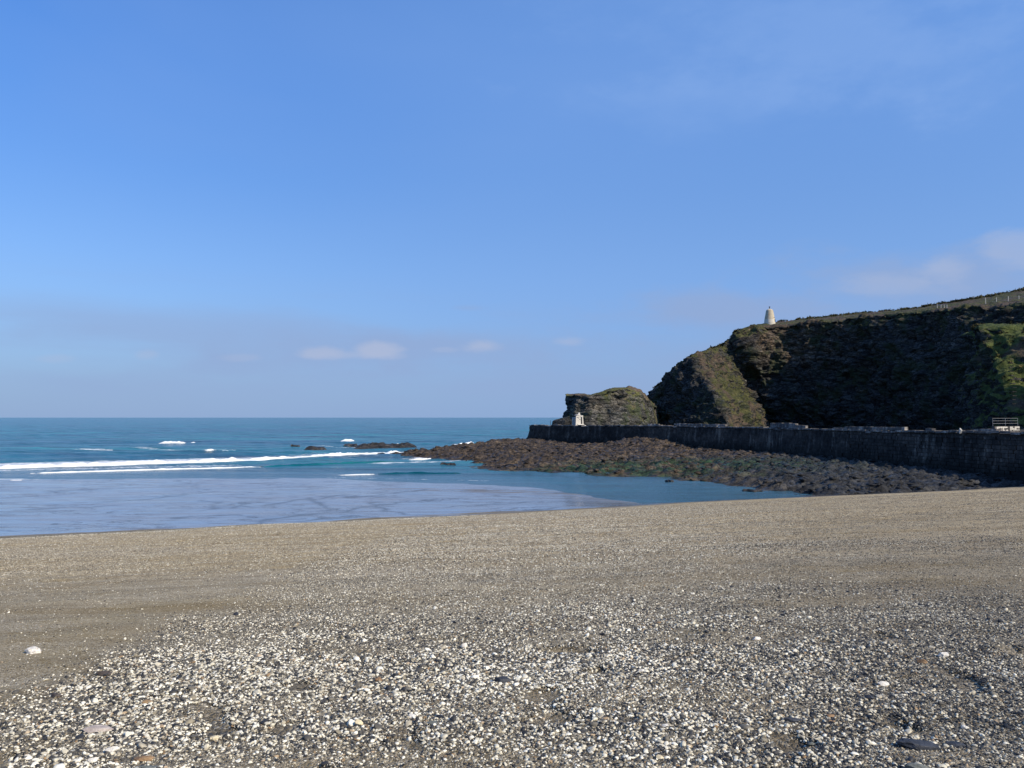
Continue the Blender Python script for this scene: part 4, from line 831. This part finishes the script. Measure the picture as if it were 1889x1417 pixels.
# ------------------------------------------------------------------ harbour-side railing, wall, steps and house at the right edge
def build_right():
    Yq = 128.0; a = at(1832,793,Yq); b = at(1878,793,Yq+4)
    q = empty('quay_wall', a); tag(q, 'short pale stone wall on the harbour side, under the railing at right', 'wall'); d = b-a; L = float(np.hypot(d[0], d[1])); rz = math.atan2(d[1], d[0])
    MB().box((d[0]/2, d[1]/2+0.3, -2.0), (L, 0.5, 5.2), rz).build('wall', M['masonry'], q)
    z = 0.0
    for row in range(3):
        u = 0.02
        while u < L-0.1:
            l = min(random.uniform(0.35, 0.8), L-u); o = MB().box((0,0,0), (l-0.04, 0.3, 0.24), jit=0.02).build('stone', M['pale'] if random.random() < 0.6 else M['coping'], q)
            t = (u+l/2)/L; o.location = (d[0]*t, d[1]*t, z-0.15); o.rotation_euler = (0,0,rz); u += l
        z += 0.27
    r = empty('quay_railing', a+np.array([0,0.25,0.62])); tag(r, 'three-bar metal railing above the pale stone wall at the right edge', 'railing')
    for t in (0.0, 0.5, 1.0): MB().tube((d[0]*t, d[1]*t, 0), (d[0]*t, d[1]*t, 1.3), 0.028, 8).build('post', M['galv'], r)
    for zz in (0.42, 0.86, 1.28): MB().tube((0,0,zz), (d[0], d[1], zz), 0.022, 8).build('rail', M['galv'], r)
    # apron the railing stands on
    c = at(1880, 790, Yq+3); ap = MB().box((c[0]+4, c[1]+4, 2.9), (22, 9, 5.8), rz-0.1).build('quayside', M['masonry']); tag(ap, kind='structure')
    p = at(1770, 799.5, 96); s = mesh_obj('bollard', *rockmesh(0.22, 0.2, 0.33, 5), M['pale'], loc=p+np.array([0,0,0.25])); tag(s, 'small white painted stone stub standing on the near part of the pier', 'bollard')
    # stone steps zigzagging down the spur
    st = empty('stone_steps', at(1868,735,152)); tag(st, 'flight of worn stone steps climbing the dark slope below the grassy spur', 'steps')
    for k in range(12):
        p = at(1868+2.0*math.sin(k*0.5), 745-k*7.5, 149.5+1.15*k)-at(1868,735,152); MB().box((p[0], p[1], p[2]), (0.8, 0.7, 0.14), 0.1, jit=0.05).build('step', M['masonry'], st)
    h = empty('hillside_house', at(1894,617,194)); h.scale = (0.75, 0.7, 0.62); tag(h, 'house with a pale pitched roof at the right edge above the grassy spur', 'house')
    MB().box((5,3,1.0), (9,6,3.0), 0.2).build('wall', M['white'], h)
    v = [(-0.2,-0.6,2.3),(10,1.4,2.3),(9,7.2,2.3),(-1.4,5.2,2.3),(0.6,2.6,4.0),(8.6,4.2,4.0)]; mesh_obj('roof', [(x*0.9+0.2, y, z-0.9) for x, y, z in v], [[0,1,5,4],[1,2,5],[2,3,4,5],[3,0,4],[3,2,1,0]], M['roof'], h)
def rockmesh(rx, ry, rz, seed, n=3, sharp=0.35, flat=False):
    import bmesh
    bm = bmesh.new(); bmesh.ops.create_icosphere(bm, subdivisions=n, radius=1.0)
    v = np.array([q.co[:] for q in bm.verts]); f = [[q.index for q in fc.verts] for fc in bm.faces]; bm.free()
    d = 1+sharp*fbm(v[:, 0]*1.1+seed*3.1, v[:, 1]*1.1, v[:, 2]*1.1, 3)
    # a few chopped planes
    rs = np.random.default_rng(seed)
    v = v*d[:, None]
    for _ in range(7):
        nrm = rs.normal(size=3); nrm /= np.linalg.norm(nrm); t = rs.uniform(0.55, 0.85); e = v@nrm-t; v = v-np.clip(e, 0, None)[:, None]*nrm*0.9
    return v*np.array([rx, ry, rz]), f
build_right()

# ------------------------------------------------------------------ skerries and loose rocks in the sea
def sea_rock(px0, px1, py, hpx, label, seed, sub=5, depth=3.0, zb=0.0):
    Y = (EYE-zb)*F/(py-HY); x0 = (px0-CX)/F*Y; x1 = (px1-CX)/F*Y; L = x1-x0; h = hpx/F*Y
    n = max(30, int(L/0.18)); m = 26; us = np.linspace(0, 1, n); ws = np.linspace(-1, 1, m); gx, gw = np.meshgrid(us, ws)
    prof = np.clip(1-np.abs(gw)**2.2, 0, 1)*np.clip(np.minimum(gx, 1-gx)*7, 0, 1)**0.7
    hh = h*(0.55+0.45*(1+fbm(gx*L/4+seed, gw*2, 0.0, 4, 0.6))+0.2*perlin(gx*L/0.8, gw*3, seed*1.0))*prof-0.25*(1-prof)+h*0.15*fbm(gx*L/1.0, gw*3, seed, 3)*prof
    V = np.stack([x0+gx*L, Y+gw*depth+1.2*fbm(gx*3, seed, 0.0, 2), hh+zb], -1).reshape(-1, 3)
    base = np.array([(x0+x1)/2, Y, zb]); o = mesh_obj('sea_rock', V-base, grid_faces(m, n), M['platform'], attrs=dict(grey=np.full(len(V), 0.8), weed=np.zeros(len(V))), loc=base)
    tag(o, label, 'rock', 'low dark rocks standing in the sea')
sea_rock(655,772,826.5,8,'long low dark skerry in the surf off the rock platform',3,depth=3.0)
sea_rock(634,662,823,4.5,'small dark rock touching the left end of the long skerry',5,depth=2.0)
sea_rock(536,555,826,4.5,'leftmost small dark rock alone in the sea',8,depth=1.5)
sea_rock(563,602,828.5,4.5,'low dark rock between the leftmost small rock and the long skerry',11,depth=2.0)
sea_rock(668,716,838.5,3.0,'flat dark reef in the foam left of the platform tip',14,depth=1.5)
sea_rock(810,843,857.5,3.5,'low dark rock awash in front of the platform tip',17,depth=1.2)
sea_rock(945,1000,866.5,3,'thin dark rock awash below the edge of the platform',19,depth=1.0)
sea_rock(1225,1243,888,2.5,'small dark rock in the blue pool near the shingle',23,depth=0.5)
sea_rock(1364,1405,905,3,'thin dark rock lying in the shallows at the shingle edge',27,depth=0.6)

def boulder(px, py, Y, s, label, seed, mat='platform', nm='boulder'):
    p = at(px, py, Y); v, f = rockmesh(s[0], s[1], s[2], seed, 4, 0.5)
    o = mesh_obj(nm, v, f, M[mat], attrs=dict(grey=np.full(len(v), 0.7), weed=np.zeros(len(v)), grass=np.zeros(len(v)), tone=np.zeros(len(v))), loc=p); tag(o, label, 'rock'); return o
boulder(1036, 784, 236, (4.2, 4, 3.0), 'dark rocky mound behind the pier, left of the hut', 4, 'cliff', 'rock_mound')
boulder(1030, 829, 174, (1.3, 1.2, 0.8), 'dark rounded boulder on the brown rocks below the pier wall', 6)

# ------------------------------------------------------------------ stones on the beach that stand out one by one
def stone_at(px, py, wpx, ratio, hratio, seed, name, label, mat, rz=0.0, cat='stone'):
    # find where the view ray meets the beach
    dx = (px-CX)/F; dz = -(py-HY)/F; ys = np.linspace(2.5, 40, 6000); zz = EYE+dz*ys; g = beach_z(dx*ys, ys, False); i = int(np.argmax(zz < g)); Y = float(ys[i])
    w = wpx/F*Y/2; v, f = rockmesh(w*1.1, w*ratio, w*hratio, seed, 4, 0.3)
    x = dx*Y; o = mesh_obj(name, v, f, mat, loc=(x, Y, float(beach_z(x, Y))+w*hratio*0.45)); o.rotation_euler = (0.08, 0.06, rz); tag(o, label, cat); return o
WQ = mat_stone('white_quartz', (0.50,0.465,0.40), (0.82,0.78,0.69), 40.0, vein=(0.42,0.36,0.30)); SL = mat_stone('blue_black_slate', (0.020,0.023,0.03), (0.055,0.06,0.072), 25.0, 0.55)
BR = mat_stone('rusty_stone', (0.16,0.09,0.045), (0.34,0.22,0.12), 30.0); PK = mat_stone('pinkish_stone', (0.33,0.27,0.23), (0.52,0.45,0.39), 25.0); YL = mat_stone('honey_stone', (0.55,0.45,0.27), (0.75,0.66,0.46), 30.0)
GG = mat_stone('grey_green_slate', (0.10,0.11,0.10), (0.19,0.20,0.185), 25.0); DB = mat_stone('dark_brown_stone', (0.045,0.035,0.03), (0.11,0.09,0.075), 30.0)
for a in [
 (72,1198,27,0.75,0.55,1,'quartz_stone','angular white quartz stone alone on the smooth sand at left',WQ,0.3),
 (858,1190,13,0.8,1.0,2,'quartz_stone','upright white stone standing alone in the mid shingle',WQ,0.2),
 (1680,1366,70,0.42,0.30,3,'slate_slab','largest dark blue-grey slate slab lying flat at bottom right',SL,-0.22),
 (1745,1362,36,0.45,0.3,4,'slate_slab','smaller dark slate just right of the largest slab',SL,-0.1),
 (1678,1409,56,0.4,0.3,5,'slate_slab','grey-green slate cut by the bottom edge, below the largest slab',GG,-0.25),
 (277,1386,33,0.5,0.35,6,'flat_stone','rusty brown flat stone on dark sand at bottom left',BR,0.1),
 (192,1336,50,0.5,0.22,7,'flat_stone','broad flat pinkish stone among white pebbles at lower left',PK,0.2),
 (666,1330,14,0.9,0.9,8,'cream_stone','honey-coloured stone in the shingle left of centre',YL,0.4),
 (763,1317,14,0.7,0.6,9,'quartz_stone','oval white pebble right of the honey-coloured stone',WQ,0.0),
 (405,1354,17,0.7,0.6,10,'cream_stone','cream stone at the edge of the sandy patch, bottom left',YL,0.8),
 (187,1393,18,0.8,0.6,11,'quartz_stone','lower one of two white pebbles side by side near the bottom left',WQ,0.5),
 (222,1375,26,0.6,0.5,12,'quartz_stone','large white pebble just left of the rusty flat stone',WQ,0.5),
 (290,1402,38,0.4,0.25,13,'flat_stone','grey flat stone just below the rusty flat stone',GG,0.0),
 (206,1240,26,0.5,0.4,14,'dark_stone','dark brown pointed stone where the sand meets the shingle at left',DB,0.1),
 (118,1277,22,0.5,0.4,15,'dark_stone','dark brown stone among pale pebbles at the far left',DB,0.1),
 (202,1306,20,0.6,0.5,16,'dark_stone','dark stone directly above the broad pinkish stone',DB,0.3),
 (703,1248,14,0.7,0.6,17,'flat_stone','orange brown pebble near the middle of the coarse shingle',BR,0.1),
 (804,1327,18,0.55,0.4,18,'slate_slab','small grey slate right of the oval white pebble',GG,0.0),
 (928,1251,28,0.6,0.5,19,'dark_stone','rough black lump of rock in the central shingle',SL,0.0),
 (1180,1232,11,0.8,0.8,20,'quartz_stone','bright white angular stone right of centre in the coarse shingle',WQ,0.0),
 (1222,1333,12,0.8,0.6,21,'quartz_stone','white pebble casting a dark shadow, lower right of centre',WQ,0.0),
 (1212,1389,12,0.9,0.8,22,'cream_stone','round cream pebble near the bottom right of centre',YL,0.0),
 (1099,1293,14,0.5,0.4,23,'flat_stone','olive grey flat pebble in the centre of the shingle',GG,0.0),
 (1620,1256,21,0.5,0.5,24,'quartz_stone','long white stone in the right-hand shingle',WQ,0.1),
 (1731,1205,20,0.6,0.6,25,'quartz_stone','pale lumpy stone high in the right-hand shingle',WQ,0.2),
 (1692,1216,19,0.5,0.5,26,'flat_stone','tan stone left of the pale lumpy stone, right-hand shingle',BR,-0.3),
 (1593,1282,18,0.7,0.6,27,'dark_stone','blue-black rounded stone in the middle of the right-hand shingle',SL,0.0),
 (1521,1312,16,0.6,0.5,28,'flat_stone','brown stone to the left of the right-hand dark stones',BR,0.2),
 (1452,1320,34,0.4,0.3,29,'slate_slab','dark slate lying at the left of the right-hand shingle',SL,0.0),
 (1765,1331,13,0.8,0.6,30,'quartz_stone','white stone above and right of the largest slate slab',WQ,0.0),
 (1487,1354,16,0.7,0.5,31,'flat_stone','rounded grey-green pebble between two dark slates, lower right',GG,0.0),
 (442,1131,10,0.5,0.9,32,'dark_stone','black stone standing out at the top of the white shingle',SL,0.3),
 (1390,1174,16,0.5,0.5,33,'quartz_stone','white stone lying where the shingle turns coarse, right of centre',WQ,0.2),
 (1088,1137,9,0.7,0.6,34,'quartz_stone','small white stone on fine shingle above the centre',WQ,0.2),
]: stone_at(*a)

# ------------------------------------------------------------------ scrub along the clifftop and tufts on the grass
def build_scrub():
    n = NT('scrub_leaf'); oi = n.noise(0.9, det=3); col = n.ramp(oi, [(0.35, (0.022,0.026,0.012)), (0.5, (0.06,0.055,0.024)), (0.65, (0.12,0.10,0.045))]); mat = n.done(col, 0.9, spec=0.1)
    V = []; Fc = []
    def clump(p, r, k):
        for _ in range(k):
            d = rng.normal(size=3); d /= np.linalg.norm(d); d[2] = abs(d[2]); c = p+d*r*rng.random()**0.4*np.array([1.3, 1.3, 0.8]); s = r*rng.uniform(0.2, 0.45)
            a = rng.normal(size=3)*s; b = rng.normal(size=3)*s; i = len(V); V.extend([c-a, c+a*0.6+b, c+b*-0.5+a*0.3+np.array([0,0,s*0.5])]); Fc.append([i, i+1, i+2])
    rows, cols = MV.shape[:2]
    for _ in range(900):
        r_ = rng.integers(214, rows-3); c_ = rng.integers(int(cols*0.35), cols-40); p = MV[r_, c_]
        if math.hypot(p[0]-at(1422,594,328)[0], p[1]-328) < 16: continue
        clump(p, rng.uniform(0.3, 0.9), 22)
    rows, cols = SV.shape[:2]
    for _ in range(350):
        r_ = rng.integers(45, rows-4); c_ = rng.integers(60, cols-1); clump(SV[r_, c_], rng.uniform(0.25, 0.7), 16)
    o = mesh_obj('scrub', np.array(V), np.array(Fc), mat); tag(o, 'low brown and green scrub growing on the clifftop and the grassy spur', 'scrub', kind='stuff')
build_scrub()
